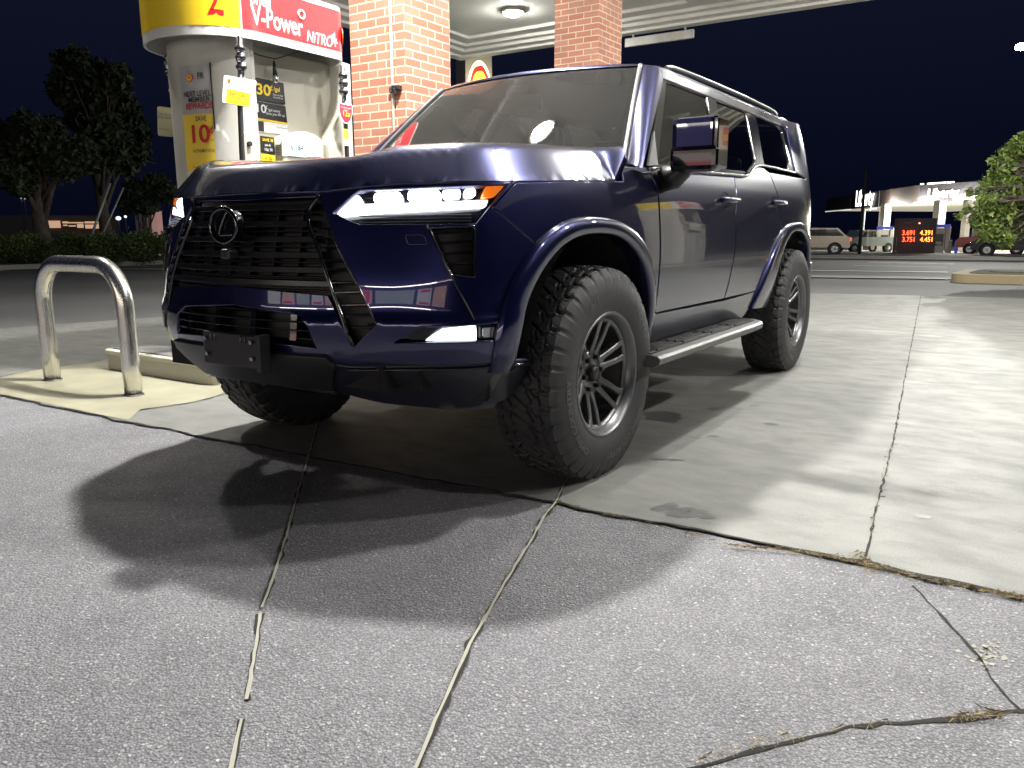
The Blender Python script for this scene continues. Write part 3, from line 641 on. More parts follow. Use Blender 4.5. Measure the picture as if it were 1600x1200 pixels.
# running boards
for sd in (1, -1):
    prof = [(.845, .452), (.985, .452), (1.018, .447), (1.032, .437), (1.028, .414), (1.0, .398), (.845, .402)]
    ysb = [.30, .36, 1.66, 1.78, 1.84, 1.87]; sc = [1, 1, 1, .97, .86, .70]
    rows = [[(sd*(.845+(x-.845)*k), y, z) for x, z in prof] for y, k in zip(ysb, sc)]
    mb = MB(); mb.grid(rows, False, closed=True); k = len(mb.v)-7; mb.f.append([k+i for i in range(7)]); mb.sm.append(False); mb.mi.append(0); mb.f.append(list(range(7))[::-1]); mb.sm.append(False); mb.mi.append(0)
    rb = mb.build('running_board', mat('board_silver', (.17, .17, .17), .38, .85), car); bevelmod(rb, .004)
    mb = MB(); mb.box((sd*.92, 1.04, .4535), (.125, 1.44, .004)); mb.build('step_pad', trim, rb)
    mb = MB()
    for x in (.872, .892, .912, .932, .952, .972):
        for (a, b) in ((.36, .62), (.66, 1.0), (1.04, 1.36), (1.40, 1.70)): 
            jx = .0; mb.box((sd*x, (a+b)/2+jx+(.03 if int(x*1000) % 40 < 20 else 0), .459), (.009, b-a-.02, .010))
    mb.build('step_tread', mat('board_silver', (.4, .4, .4)), rb)
    mb = MB()
    for y in (.6, 1.1, 1.6): mb.box((sd*.80, y, .42), (.16, .05, .04))
    mb.build('board_bracket', liner, rb)

# ---- wheels
TR, TW = .416, .285
def tyre_mesh():
    "tread cross-section from inner bead to outer bead: (radius, x)"
    NA = 900; prof = []
    hw = TW/2
    side = [(.232, hw-.030), (.240, hw-.012), (.262, hw-.001), (.30, hw+.004), (.335, hw+.001), (.365, hw-.006), (.383, hw-.013), (.395, hw-.021)]
    prof += [(r, -x) for r, x in side]
    wt = np.linspace(-1, 1, 81); tx_ = wt*(hw-.024); tr_ = TR-.010*np.abs(wt)**3.2
    prof += [(r, x) for r, x in zip(tr_, tx_)]; prof += [(r, x) for r, x in side[::-1]]
    K = len(prof); R0 = np.array([p[0] for p in prof]); X0 = np.array([p[1] for p in prof]); n0 = len(side)
    th = np.arange(NA)*2*math.pi/NA; a = th/(2*math.pi)*36
    depth = np.zeros((NA, K))
    A = a[:, None]; Wt = wt[None, :]
    tri = lambda q: 2*np.abs(2*(q-np.floor(q+.5)))-1
    dg = np.full((NA, 81), 1.)
    def groove(dist, wd): return np.clip(1-(dist/wd)**4, 0, 1)
    g = np.zeros((NA, 81))
    for c0, ph in ((-.33, 0), (.33, .5)): g = np.maximum(g, groove(np.abs(Wt-(c0+.085*tri(A+ph))), .046))
    for c0, ph in ((-.70, .25), (.70, .75)): g = np.maximum(g, .9*groove(np.abs(Wt-(c0+.05*tri(A+ph))), .036))
    fr = lambda q: np.abs(q-np.floor(q+.5))
    cen = fr(A+.38*np.sin(Wt*3.4)+.0); g = np.maximum(g, np.where(np.abs(Wt) < .40, groove(cen, .105), 0))
    mid = fr(A+.5+.55*(np.abs(Wt)-.5)**1*np.sign(Wt)+.15*np.cos(Wt*12)); g = np.maximum(g, np.where((np.abs(Wt) > .26) & (np.abs(Wt) < .74), groove(mid, .11), 0))
    sh = fr(A+.22*np.sign(Wt)+.16*np.sin((np.abs(Wt)-.7)*9)); g = np.maximum(g, np.where(np.abs(Wt) > .66, groove(sh, .13), 0))
    sipe = fr(2*A+.3*np.sin(Wt*9)); g = np.maximum(g, .35*groove(sipe, .035))
    depth[:, n0:n0+81] = g*.0115
    for j, wgt in ((n0-1, 1), (n0-2, .75), (n0-3, .35)):
        s1 = fr(a+.22*(-1)+.16*math.sin(.3*9)); depth[:, j] = groove(s1, .16)*.009*wgt-.003*(1-groove(fr(a*.5+.3), .2))*wgt
        jj = K-1-j; s2 = fr(a+.22+.16*math.sin(.3*9)); depth[:, jj] = groove(s2, .16)*.009*wgt-.003*(1-groove(fr(a*.5+.3), .2))*wgt
    Rr = R0[None, :]-depth; Xx = np.broadcast_to(X0, (NA, K))
    V = np.stack([Xx, np.sin(th)[:, None]*Rr, np.cos(th)[:, None]*Rr], -1)
    # flatten the contact patch slightly
    V[..., 2] = np.maximum(V[..., 2], -.409)
    mb = MB(); VV = V.reshape(-1, 3); i = np.arange(NA)[:, None]; k = np.arange(K-1)[None, :]; i2 = (i+1) % NA
    F = np.stack([(i*K+k).ravel(), (i*K+k+1).ravel(), (i2*K+k+1).ravel(), (i2*K+k).ravel()], 1)
    me = bpy.data.meshes.new('tyre'); me.from_pydata(VV.tolist(), [], F[:, ::-1].tolist()); me.materials.append(rubber)
    me.polygons.foreach_set('use_smooth', [True]*len(F)); me.update(); me.validate(); me.set_sharp_from_angle(angle=.55)
    return me
def add_obj(name, me, parent):
    o = bpy.data.objects.new(name, me); C.objects.link(o); o.parent = parent; return o
def make_wheel(parent, name='wheel'):
    "axle along x, outer side +x; local coordinates round the hub; the rim is the part, tyre and hub pieces its sub-parts"
    xo = TW/2-.018
    mb = MB()
    mb.lathe([(.236, xo-.004), (.245, xo+.002), (.246, xo+.008), (.240, xo+.012), (.232, xo+.010), (.226, xo-.002), (.216, xo-.012), (.213, xo-.030), (.214, xo-.09), (.205, xo-.12), (.207, -xo), (.235, -xo-.01)], axis='X', n=96)
    # spoke ring behind the lip
    mb.lathe([(.214, xo-.022), (.203, xo-.026), (.200, xo-.034), (.206, xo-.045)], axis='X', n=96)
    # hub disc
    mb.lathe([(.0, xo-.072), (.034, xo-.072), (.040, xo-.068), (.050, xo-.070), (.088, xo-.066), (.094, xo-.074), (.094, xo-.11)], axis='X', n=60)
    # six twin spokes
    for k in range(6):
        a0 = k*math.pi/3+.26
        for sg in (-1, 1):
            rows = []
            for r, off, w, xf, d in ((.072, .016, .034, xo-.066, .034), (.10, .020, .026, xo-.056, .03), (.14, .026, .024, xo-.042, .028), (.185, .031, .024, xo-.030, .026), (.207, .035, .030, xo-.023, .024)):
                ang = a0+sg*off/r*1.0; er = np.array([0, math.cos(ang), math.sin(ang)]); et = np.array([0, -math.sin(ang), math.cos(ang)]); p = er*r; X = np.array([1., 0, 0])
                b = .004; rows.append([p-et*w/2+X*(xf-d), p-et*w/2+X*(xf-b), p-et*(w/2-b)+X*xf, p+et*(w/2-b)+X*xf, p+et*w/2+X*(xf-b), p+et*w/2+X*(xf-d)])
            mb.grid(rows, False, closed=True)
        # web joining the pair near the hub and near the rim
        for r0, r1, xf in ((.085, .102, xo-.068),):
            er = np.array([0, math.cos(a0), math.sin(a0)]); et = np.array([0, -math.sin(a0), math.cos(a0)])
            for rr, ww in ((.092, .03),): mb.box(er*rr+np.array([xf-.008, 0, 0]), (.02, .026, ww), M=Matrix((( 1, 0, 0), (0, er[1], et[1]), (0, er[2], et[2]))))
    w = mb.build(name, rimm, parent, local=True)
    add_obj('tyre', TYRE, w)
    mb = MB(); mb.lathe([(0, xo-.040), (.022, xo-.041), (.030, xo-.046), (.033, xo-.056), (.033, xo-.075)], axis='X', n=32); mb.build('centre_cap', satin, w, local=True)
    for k in range(6):
        mb = MB(); a = k*math.pi/3; mb.tube([(xo-.075, .066*math.cos(a), .066*math.sin(a)), (xo-.048, .066*math.cos(a), .066*math.sin(a))], [.0105, .009], 6); mb.build('lug_nut', mat('nut_black', (.03, .03, .03), .3, .8), w, local=True)
    mb = MB(); mb.lathe([(.04, xo-.13), (.155, xo-.13), (.155, xo-.15), (.04, xo-.15)], axis='X', n=48); mb.box((xo-.14, .13, .05), (.07, .07, .15), bev=.015); mb.build('brake_disc', mat('brake_iron', (.10, .095, .09), .5, .7), w, local=True)
    for word, ac, arc in (('OPEN COUNTRY', 200, 62), ('TOYO', 30, 30), ('OPEN COUNTRY', -70, 62), ('A/T', 110, 14)):
        a0_ = math.radians(ac); tot_ = math.radians(arc)*.318
        def cv(x, y, l, a0_=a0_): r_ = .318+y; an = a0_-x/.318; return (TW/2+.0062-.25*abs(r_-.30)*.2+.0, r_*math.cos(an), r_*math.sin(an))
        text(word, 0, (1, 0, 0), (0, 1, 0), .036, mat('moulded_rubber', (.085, .085, .088), .4), w, 'sidewall_lettering', curve=cv, fit=tot_, off=.01, local=True)
    mb = MB(); a = 2.45; mb.tube([(xo-.02, .222*math.cos(a), .222*math.sin(a)), (xo+.012, .205*math.cos(a), .205*math.sin(a))], .003, 6); mb.build('valve_stem', satin, w, local=True)
    return w
TYRE = tyre_mesh()
WX = .955-TW/2
w0 = make_wheel(car); w0.location = (WX, 0-1.42, .412); w0.rotation_euler = (.1, 0, math.radians(-1.5))
for (x, y, rz, rx) in ((WX, 2.85, 0, .5), (-WX, 0, math.pi-math.radians(1.5), .9), (-WX, 2.85, math.pi, .3)):
    w = w0.copy(); C.objects.link(w); w.parent = car; w.location = (x, y-1.42, .412); w.rotation_euler = (rx, 0, rz)
    for ch in list(w0.children): c = ch.copy(); C.objects.link(c); c.parent = w
# ------------------------------------------------------------------ ground
def cracknoise(t, co, sc, w):
    v = t.n('TexVoronoi', feature='DISTANCE_TO_EDGE', Scale=sc)
    wn = t.n('TexNoise', Scale=sc*2.2, Detail=6); t.l(co, wn.inputs['Vector'])
    ad = t.n('VectorMath', operation='MULTIPLY_ADD'); t.l(wn.outputs['Color'], ad.inputs[0]); ad.inputs[1].default_value = (.25,)*3; t.l(co, ad.inputs[2]); t.l(ad.outputs[0], v.inputs['Vector'])
    return v.outputs['Distance']
asph = mat('asphalt', (.12, .12, .12), .8)
t = NT(asph); co = t.coord()
v1 = t.n('TexVoronoi', Scale=88., Randomness=1.); t.l(co, v1.inputs['Vector'])
v2 = t.n('TexVoronoi', Scale=175.); t.l(co, v2.inputs['Vector'])
sc1 = t.n('SeparateColor'); t.l(v1.outputs['Color'], sc1.inputs[0]); sc2 = t.n('SeparateColor'); t.l(v2.outputs['Color'], sc2.inputs[0])
big = t.noise(.9, 5, co); mid = t.noise(6, 6, co)
base = t.mix(t.ramp(big, [(.35, g3(0)), (.68, g3(1))]), (.150, .149, .162), (.215, .213, .23))
base = t.mix(t.ramp(mid, [(.42, g3(0)), (.75, g3(.35))]), base, (.10, .097, .105))
st2 = t.mix(t.ramp(sc2.outputs[0], [(.25, g3(.0)), (.9, g3(.75))]), base, (.29, .287, .298))
pick = t.ramp(sc1.outputs[1], [(.80, g3(0)), (.87, g3(1))]); rnd = t.ramp(v1.outputs['Distance'], [(.30, g3(1)), (.42, g3(0))])
mk = t.n('Math', operation='MULTIPLY'); t.l(pick, mk.inputs[0]); t.l(rnd, mk.inputs[1])
stc = t.ramp(sc1.outputs[2], [(0, (.34, .33, .33)), (.6, (.50, .49, .48)), (1, (.70, .68, .66))])
cb = t.mix(mk.outputs[0], st2, stc)
dk = t.ramp(v2.outputs['Distance'], [(.32, g3(0)), (.58, g3(.62))]); cb = t.mix(dk, cb, (.075, .073, .08))
t.l(cb, t.b.inputs['Base Color'])
hh = t.n('Math', operation='ADD'); t.l(v2.outputs['Distance'], hh.inputs[0]); t.l(v1.outputs['Distance'], hh.inputs[1]); inv = t.n('Math', operation='MULTIPLY'); t.l(hh.outputs[0], inv.inputs[0]); inv.inputs[1].default_value = -1.
t.bump(inv.outputs[0], .85, .0035); t.l(t.ramp(mid, [(.3, g3(.62)), (.7, g3(.85))]), t.b.inputs['Roughness'])

yelm = mat('poster_yellow_paint', (.78, .56, .05), .7); redm = mat('poster_red_print', (.50, .015, .02), .7)
conc = mat('concrete', (.33, .33, .28), .75)
t = NT(conc); co = t.coord(); cs = t.coord((.8, 1.5, 1)); big = t.noise(.8, 6, co, .6); mid = t.noise(5, 7, cs, .6); fine = t.noise(190, 2, co)
b = t.mix(t.ramp(big, [(.36, g3(0)), (.64, g3(1))]), (.125, .126, .119), (.185, .184, .170))
b = t.mix(t.ramp(mid, [(.46, g3(0)), (.70, g3(.5))]), b, (.095, .097, .10))
b = t.mix(t.ramp(fine, [(.35, g3(.28)), (.55, g3(0))]), b, (.12, .12, .113)); b = t.mix(t.ramp(fine, [(.58, g3(0)), (.70, g3(.35))]), b, (.33, .33, .305))
t.l(b, t.b.inputs['Base Color']); t.l(t.ramp(mid, [(.3, g3(.55)), (.7, g3(.8))]), t.b.inputs['Roughness']); t.bump(fine, .5, .0015)
pad = mat('pump_lit_concrete', (.45, .42, .28), .75)  # plain concrete; the yellow cast from the pump's light is painted into its colour
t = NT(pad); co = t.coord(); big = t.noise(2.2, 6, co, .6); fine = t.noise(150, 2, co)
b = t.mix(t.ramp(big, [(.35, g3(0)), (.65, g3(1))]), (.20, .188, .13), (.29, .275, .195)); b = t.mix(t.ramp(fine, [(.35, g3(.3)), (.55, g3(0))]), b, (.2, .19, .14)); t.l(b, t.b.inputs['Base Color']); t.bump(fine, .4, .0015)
dkm = mat('joint_dirt', (.018, .016, .013), .95)
seal = mat('joint_sealant', (.33, .32, .26), .8)
roadm = mat('road_asphalt', (.05, .05, .052), .8)
t = NT(roadm); co = t.coord(); t.l(t.ramp(t.noise(60, 4, co), [(.3, (.03, .03, .032)), (.7, (.075, .074, .074))]), t.b.inputs['Base Color'])
lotm = mat('lot_asphalt', (.05, .05, .052), .8)
t = NT(lotm); co = t.coord(); lw2 = t.noise(.35, 5, co); l2 = t.noise(45, 4, co)
t.l(t.mix(t.ramp(l2, [(.35, g3(0)), (.7, g3(.5))]), t.ramp(lw2, [(.35, (.06, .06, .062)), (.65, (.105, .104, .102))]), (.13, .128, .125)), t.b.inputs['Base Color'])
# base ground: radial sheet that sinks away behind the station and reaches the horizon
rad = [0, 1.5, 3, 5, 8, 12, 18, 26, 36, 50, 70, 98, 140, 220, 400, 900]
rows = [[(r*math.cos(a), r*math.sin(a), gz(r, 0)) for a in np.linspace(0, 2*math.pi, 73)[:-1]] for r in rad]
mb = MB(); mb.grid(rows, True, closed=True); tag(mb.build('ground', lotm), kind='structure')
def drape(poly, dz, name, m, res=4., kind='structure', flat=True):
    mb = MB()
    if flat: mb.add([(x, y, dz) for x, y in poly], [list(range(len(poly)))])
    o = mb.build(name, m); tag(o, kind=kind); return o
def yb(x): return np.interp(x, (-6, -2.8, -1.57, -.25, .94, 1.95, 2.35, 9), (-.80, -.52, -.505, -.456, -.391, -.361, -.373, -.42))
xs = np.linspace(-6.2, 9, 150); jag = [(x, yb(x)+.006*math.sin(x*9)+.006*rng.normal()) for x in xs]
fx = [(x, y-.012) for x, y in jag]
drape([(-9, -7)]+[(9.5, -7)]+[(9.5, yb(9)-.02)]+[(x, y+.02) for x, y in jag[::-1]]+[(-9, -1.2)], .004, 'forecourt_asphalt', asph)
drape(jag+[(9.5, -.42), (9.5, 10.2), (2.1, 10.2), (.9, 10.0), (-.5, 9.7), (-2.6, 8.9), (-5.6, 7.7), (-5.95, 2.65), (-6.35, 1.18), (-6.6, -.6)], .010, 'concrete_slab', conc)
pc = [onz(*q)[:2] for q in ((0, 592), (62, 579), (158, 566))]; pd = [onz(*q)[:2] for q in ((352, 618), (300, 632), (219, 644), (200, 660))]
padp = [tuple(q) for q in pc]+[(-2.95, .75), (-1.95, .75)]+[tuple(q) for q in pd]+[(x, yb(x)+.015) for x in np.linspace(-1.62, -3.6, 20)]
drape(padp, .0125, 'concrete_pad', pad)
def ribbon(path, w, z, name, m, jit=.3, kind='structure', taper=False):
    P = [np.array(q[:2], float) for q in path]; Q = []
    for a, b in zip(P[:-1], P[1:]):
        k = max(1, int(np.hypot(*(b-a))/.035)); Q += [a+(b-a)*i/k for i in range(k)]
    Q.append(P[-1]); n = len(Q); L = []; R_ = []
    for i, q in enumerate(Q):
        d = Q[min(i+1, n-1)]-Q[max(i-1, 0)]; d /= np.hypot(*d)+1e-9; nn = np.array([-d[1], d[0]]); ww = w*(1+jit*rng.normal()*.8)/2; ww = max(ww, w*.15); off = nn*w*jit*rng.normal()*.5
        L.append((*(q+off+nn*ww), z)); R_.append((*(q+off-nn*ww), z))
    mb = MB(); mb.grid([L, R_], False); mb.f = [f[::-1] for f in mb.f]; return tag(mb.build(name, m), kind=kind)
G = lambda *pts: [onz(*q)[:2] for q in pts]
S1 = G((499, 652), (492, 680), (482, 716), (468, 765), (446, 850), (430, 900), (410, 955)); S1b = G((407, 962), (402, 1000), (392, 1065), (386, 1098)); S1c = G((378, 1128), (371, 1160), (360, 1215))
S2 = G((886, 752), (868, 790), (850, 812), (830, 850), (800, 898), (770, 950), (735, 1012), (702, 1085), (672, 1155), (650, 1210))
for q in (S1, S1b, S1c, S2): ribbon(q, .0075, .0082 if q is not S1 and q is not S2 else .0122, 'joint_sealant', seal, .25); ribbon(q, .0135, .0062 if q is not S1 and q is not S2 else .0112, 'joint_edge', dkm, .35)
ribbon(jag, .013, .0118, 'pavement_joint', dkm, .6)
ribbon(G((1345, 880), (1430, 905), (1500, 918), (1620, 945)), .016, .0124, 'pavement_joint', dkm, .6)
ribbon(G((1439, 462), (1420, 560), (1396, 690), (1371, 790), (1350, 884)), .006, .0114, 'slab_seam', dkm, .7)
ribbon(G((1425, 918), (1462, 955), (1500, 997), (1530, 1030), (1560, 1078), (1597, 1116)), .005, .0056, 'pavement_crack', dkm, .6)
ribbon(G((1070, 1212), (1150, 1185), (1240, 1160), (1330, 1142), (1410, 1134), (1500, 1126), (1630, 1110)), .009, .0058, 'pavement_crack', dkm, .8)
ribbon(G((0, 592), (62, 579), (158, 566)), .012, .0140, 'pavement_crack', dkm, .5)
ribbon(G((352, 618), (330, 625), (300, 632), (262, 638), (219, 644)), .007, .0140, 'pavement_crack', dkm, .7)
ribbon(G((505, 560), (700, 520)), .008, .0116, 'slab_seam', dkm, .5)
# oil stains
oil = mat('oil_stain', (.06, .062, .063), .45)
def blob(px, py, rx, ry, name='oil_stain', m=None, ang=0, z=.0113):
    c = onz(px, py)[:2]; pts = []
    for a in np.linspace(0, 2*math.pi, 22)[:-1]:
        r = 1+.18*rng.normal(); u, v_ = rx*r*math.cos(a), ry*r*math.sin(a); pts.append((c[0]+u*math.cos(ang)-v_*math.sin(ang), c[1]+u*math.sin(ang)+v_*math.cos(ang)))
    mb = MB(); mb.add([(x, y, z) for x, y in pts], [list(range(len(pts)))]); return tag(mb.build(name, m or oil), kind='structure')
for q in ((1115, 642, .03, .02), (1177, 637, .022, .014), (1206, 666, .035, .02), (1115, 685, .022, .015), (1442, 812, .028, .02), (768, 751, .03, .02), (1240, 560, .03, .02), (1420, 700, .02, .012), (1552, 757, .02, .01), (1118, 623, .012, .02)): blob(*q)
for px, py in ((1040, 797), (1058, 803), (1082, 808), (1106, 812)): blob(px, py, .026, .06 if px < 1100 else .03, 'damp_mark', mat('damp_concrete', (.085, .085, .083), .45), ang=-.45)
blob(1035, 653, .10, .12, ang=.5); blob(1045, 722, .012, .07, ang=-1.1)
paleM = mat('pale_scuff', (.33, .32, .26), .8)
for _ in range(34):
    u_ = rng.normal(size=2); blob(1540+u_[0]*16, 1028+u_[1]*11, .003+.006*rng.random(), .003+.004*rng.random(), 'paint_scuff', paleM, ang=.6, z=.0056)
# straw and pine needles in the joints (uncountable litter)
strawm = mat('dry_straw', (.27, .21, .11), .85); mb = MB()
def straw(path, n, sp, z=.0135):
    P = [np.array(q) for q in path]
    for _ in range(n):
        u = rng.random()*(len(P)-1); i = int(u); c = P[i]+(P[i+1]-P[i])*(u-i)+rng.normal(size=2)*sp; a = rng.random()*math.pi; L = .005+.014*rng.random(); d = np.array([math.cos(a), math.sin(a)])*L; w = np.array([-d[1], d[0]])/L*.0006
        mb.add([(*(c-d+w), z), (*(c-d-w), z), (*(c+d-w), z+.004*rng.random()), (*(c+d+w), z+.004)], [(0, 1, 2, 3)])
straw(G((1150, 860), (1250, 868), (1350, 885), (1430, 908), (1540, 930), (1620, 945)), 420, .007)
straw(G((1340, 870), (1360, 900)), 60, .012); straw(G((1480, 1130), (1560, 1122)), 70, .007); straw(G((1080, 1200), (1200, 1165), (1400, 1136)), 50, .006); straw(G((870, 788), (1150, 860)), 60, .005); straw(G((1395, 690), (1371, 790), (1350, 884)), 50, .006)
tag(mb.build('pine_straw', strawm), 'dry pine needles and straw caught in the pavement joints', 'litter', kind='stuff')
# left curb strip and right road
curb = mat('curb_concrete', (.20, .19, .165), .8); mulch = mat('mulch', (.10, .07, .045), .95)
t = NT(mulch); co = t.coord(); t.l(t.ramp(t.noise(25, 5, co), [(.3, (.03, .022, .016)), (.7, (.13, .095, .06))]), t.b.inputs['Base Color'])
grassm = mat('short_grass', (.07, .11, .03), .9)
t = NT(grassm); co = t.coord(); t.l(t.ramp(t.noise(30, 5, co), [(.3, (.03, .05, .012)), (.7, (.10, .14, .04))]), t.b.inputs['Base Color'])
a0, a1 = onz(-150, 423)[:2], onz(300, 404)[:2]; d_ = (a1-a0)/np.hypot(*(a1-a0)); nrm2 = np.array([d_[1], -d_[0]])*-1
a0 = a0-d_*14; a1 = a1+d_*26
def slab(a, b, w0, w1, z0, z1, name, m, kind='structure', zoff=0):
    p = [a+nrm2*w0, b+nrm2*w0, b+nrm2*w1, a+nrm2*w1]; mb = MB(); zz = [gz(*q) for q in p]
    K = 10; rows = []
    for i in range(K+1):
        u = i/K; L_ = p[0]+(p[1]-p[0])*u; R_ = p[3]+(p[2]-p[3])*u; rows.append([(*L_, gz(*L_)+z0-.3), (*L_, gz(*L_)+z1-.015), (*(L_+(R_-L_)*.04), gz(*L_)+z1), (*R_, gz(*R_)+z1), (*R_, gz(*R_)+z0-.3)])
    mb.grid(rows, False); return tag(mb.build(name, m), kind=kind)
slab(a0, a1, 0, .35, 0, .15, 'kerb', curb); slab(a0, a1, .35, 5.5, 0, .13, 'planting_bed', mulch)
# right: road
def strip2(pts, name, m, dz, K=6):
    mb = MB(); A, B_, C_, D_ = [np.array(q[:2]) for q in pts]; rows = []
    for i in range(K*3+1):
        u = i/(K*3); rows.append([(*(q:=(A+(D_-A)*u)*(1-v_)+(B_+(C_-B_)*u)*v_), gz(*q)+dz) for v_ in np.linspace(0, 1, K+1)])
    mb.grid(rows, False); return tag(mb.build(name, m), kind='structure')
R0, R1 = onz(1150, 433)[:2], onz(1700, 441)[:2]; rd_ = (R1-R0)/np.hypot(*(R1-R0)); rn = np.array([-rd_[1], rd_[0]]); R0 = R0-rd_*25; R1 = R1+rd_*25
strip2((R0+rn*.3, R1+rn*.3, R1+rn*16, R0+rn*16), 'road', roadm, .012)
linem = mat('road_paint', (.62, .62, .58), .6)
apron = mat('gutter_concrete', (.22, .215, .19), .8)
strip2((R0-rn*.0, R1, R1+rn*.9, R0+rn*.9), 'gutter', apron, .018)
strip2((R0+rn*.02, R1+rn*.02, R1+rn*.16, R0+rn*.16), 'road_line', linem, .024)
strip2((R0+rn*2.6, onz(1485, 428)[:2]+rn*.2, onz(1485, 428)[:2]+rn*.42, R0+rn*2.82), 'road_line', linem, .024)
for (pa, pb) in (((1334, 413.5), (1480, 416.5)), ((1357, 404), (1493, 407.5))):
    a, b = onz(*pa)[:2], onz(*pb)[:2]; w = .14 if pa[1] > 410 else .2; strip2((a, b, b+rn*w, a+rn*w), 'lane_dash', linem, .024)
f0, f1 = R0+rn*16, R1+rn*16
strip2((f0, f1, f1+rn*2.6, f0+rn*2.6), 'far_verge', mulch, .14); strip2((f0-rn*.0, f1, f1+rn*.3, f0+rn*.3), 'kerb', curb, .16)
far = mat('far_lot', (.16, .16, .155), .8)
strip2((f0+rn*2.6, f1+rn*2.6, f1+rn*60, f0+rn*60), 'far_forecourt', far, .02)
# grass island near right
i0, i1 = onz(1481, 441)[:2], onz(1700, 448)[:2]; e_ = (i1-i0)/np.hypot(*(i1-i0)); en = np.array([-e_[1], e_[0]])
def isl(o, w0, w1, h, name, m):
    L_ = np.hypot(*(i1-i0))+10; pts = rpoly([tuple(i0+en*(w0)-e_*(-o)), tuple(i0+e_*L_+en*w0), tuple(i0+e_*L_+en*w1), tuple(i0+e_*o+en*w1)], [.35, .1, .1, .35], 5)
    mb = MB(); mb.prism([tuple(q) for q in pts], (0, 0, h), (1, 0, 0), (0, 1, 0), h+.1); return tag(mb.build(name, m), kind='structure')
isl(0, 0, 2.2, .15, 'kerb', mat('ochre_kerb', (.30, .24, .14), .8)); isl(.25, .22, 2.0, .16, 'verge', mulch); isl(.5, .8, 1.85, .172, 'verge_grass', grassm)

# ------------------------------------------------------------------ canopy
soff = mat('canopy_soffit', (.74, .73, .68), .5)
t = NT(soff); co = t.coord(); w_ = t.n('TexWave', Scale=1.6, bands_direction='X'); t.l(co, w_.inputs['Vector']); t.l(t.ramp(t.noise(1.5, 5, co), [(.3, (.80, .79, .74)), (.7, (.88, .87, .82))]), t.b.inputs['Base Color'])
CX0, CX1, CY0, CY1 = -8.45, 10.5, -.45, 11.7
can = empty('fuel_canopy', (1, 5.6, 0), 'broad white canopy roof over the pumps carried on red brick columns', 'canopy')
mb = MB(); mb.box(((CX0+CX1)/2, (CY0+CY1)/2, SOFF+.24), (CX1-CX0-1.0, CY1-CY0-1.0, .04))
mb.build('soffit', soff, can)
def ringbox(inn_, wd, z0, z1, name):
    x0, x1, y0, y1 = CX0+inn_, CX1-inn_, CY0+inn_, CY1-inn_; mb = MB(); h = z1-z0; zc = (z0+z1)/2
    mb.box(((x0+x1)/2, y0+wd/2, zc), (x1-x0, wd, h)); mb.box(((x0+x1)/2, y1-wd/2, zc), (x1-x0, wd, h)); mb.box((x0+wd/2, (y0+y1)/2, zc), (wd, y1-y0-2*wd, h)); mb.box((x1-wd/2, (y0+y1)/2, zc), (wd, y1-y0-2*wd, h)); return mb.build(name, soff, can)
ringbox(0, .22, SOFF+.0, SOFF+1.0, 'fascia'); ringbox(.22, .20, SOFF+.05, SOFF+1.0, 'cornice'); ringbox(.42, .16, SOFF+.11, SOFF+1.0, 'cornice'); ringbox(.58, .30, SOFF+.165, SOFF+1.0, 'cornice')
for k, (xa) in enumerate((-2.55, 3.9)):
    mb = MB(); mb.box((xa, (CY0+CY1)/2, SOFF+.16), (.75, CY1-CY0-2.2, .16), bev=.02); mb.build('beam', soff, can)
mb = MB(); mb.box((.7, 6.8, SOFF+.17), (5.6, .40, .12), bev=.02); mb.build('beam', soff, can)
lens = mat('lamp_lens', (1, 1, 1), .3, emit=(1, .98, .92), es=330)
for i, (x, y, w) in enumerate(LAMPS):
    nb = {0: 'round canopy lamp over the bonnet of the dark suv', 7: 'round canopy lamp above the steel hoop and island end', 9: 'bright round canopy lamp seen between the two brick columns'}.get(i, 'round white lamp recessed in the canopy ceiling out of the picture')
    L0 = empty('canopy_lamp', (x, y, SOFF+.215), nb, 'ceiling lamp', 'lamps recessed in the canopy ceiling')
    mb = MB(); mb.lathe([(0, 0), (.21, 0), (.215, -.03), (.18, -.05), (.17, -.03)], (x, y, SOFF+.215), n=32); mb.build('housing', white, L0)
    mb = MB(); mb.lathe([(.13, -.03), (.125, -.07), (.09, -.10), (.04, -.115), (0.0001, -.118)], (x, y, SOFF+.215), n=32); mb.build('lens', lens, L0)
    l = bpy.data.lights.new('lamp_light', 'AREA'); l.shape = 'DISK'; l.size = .24; l.energy = w*1.35; l.color = (1, .985, .94)
    o = bpy.data.objects.new('lamp_light', l); C.objects.link(o); o.parent = L0; o.location = (0, 0, -.125)
# hanging clearance bar
q0, q1 = dep(0, 0, 0), 0
yb_ = CY1-.1; a = ony(yb_, 977, 68); b = ony(yb_, 1084, 52); bar = empty('hanging_bar', ((a[0]+b[0])/2, yb_, 0), 'long white bar hung by two short hangers under the far canopy edge', 'clearance bar')
mb = MB(); L_ = b[0]-a[0]; zc = (a[2]+b[2])/2; mb.box(((a[0]+b[0])/2, yb_, zc), (L_, .06, .15), bev=.01); mb.build('bar', white, bar)
for u in (.12, .88): mb = MB(); mb.cyl((a[0]+L_*u, yb_, zc+.07), (a[0]+L_*u, yb_, SOFF+.02), .018, n=8); mb.build('hanger', white, bar)
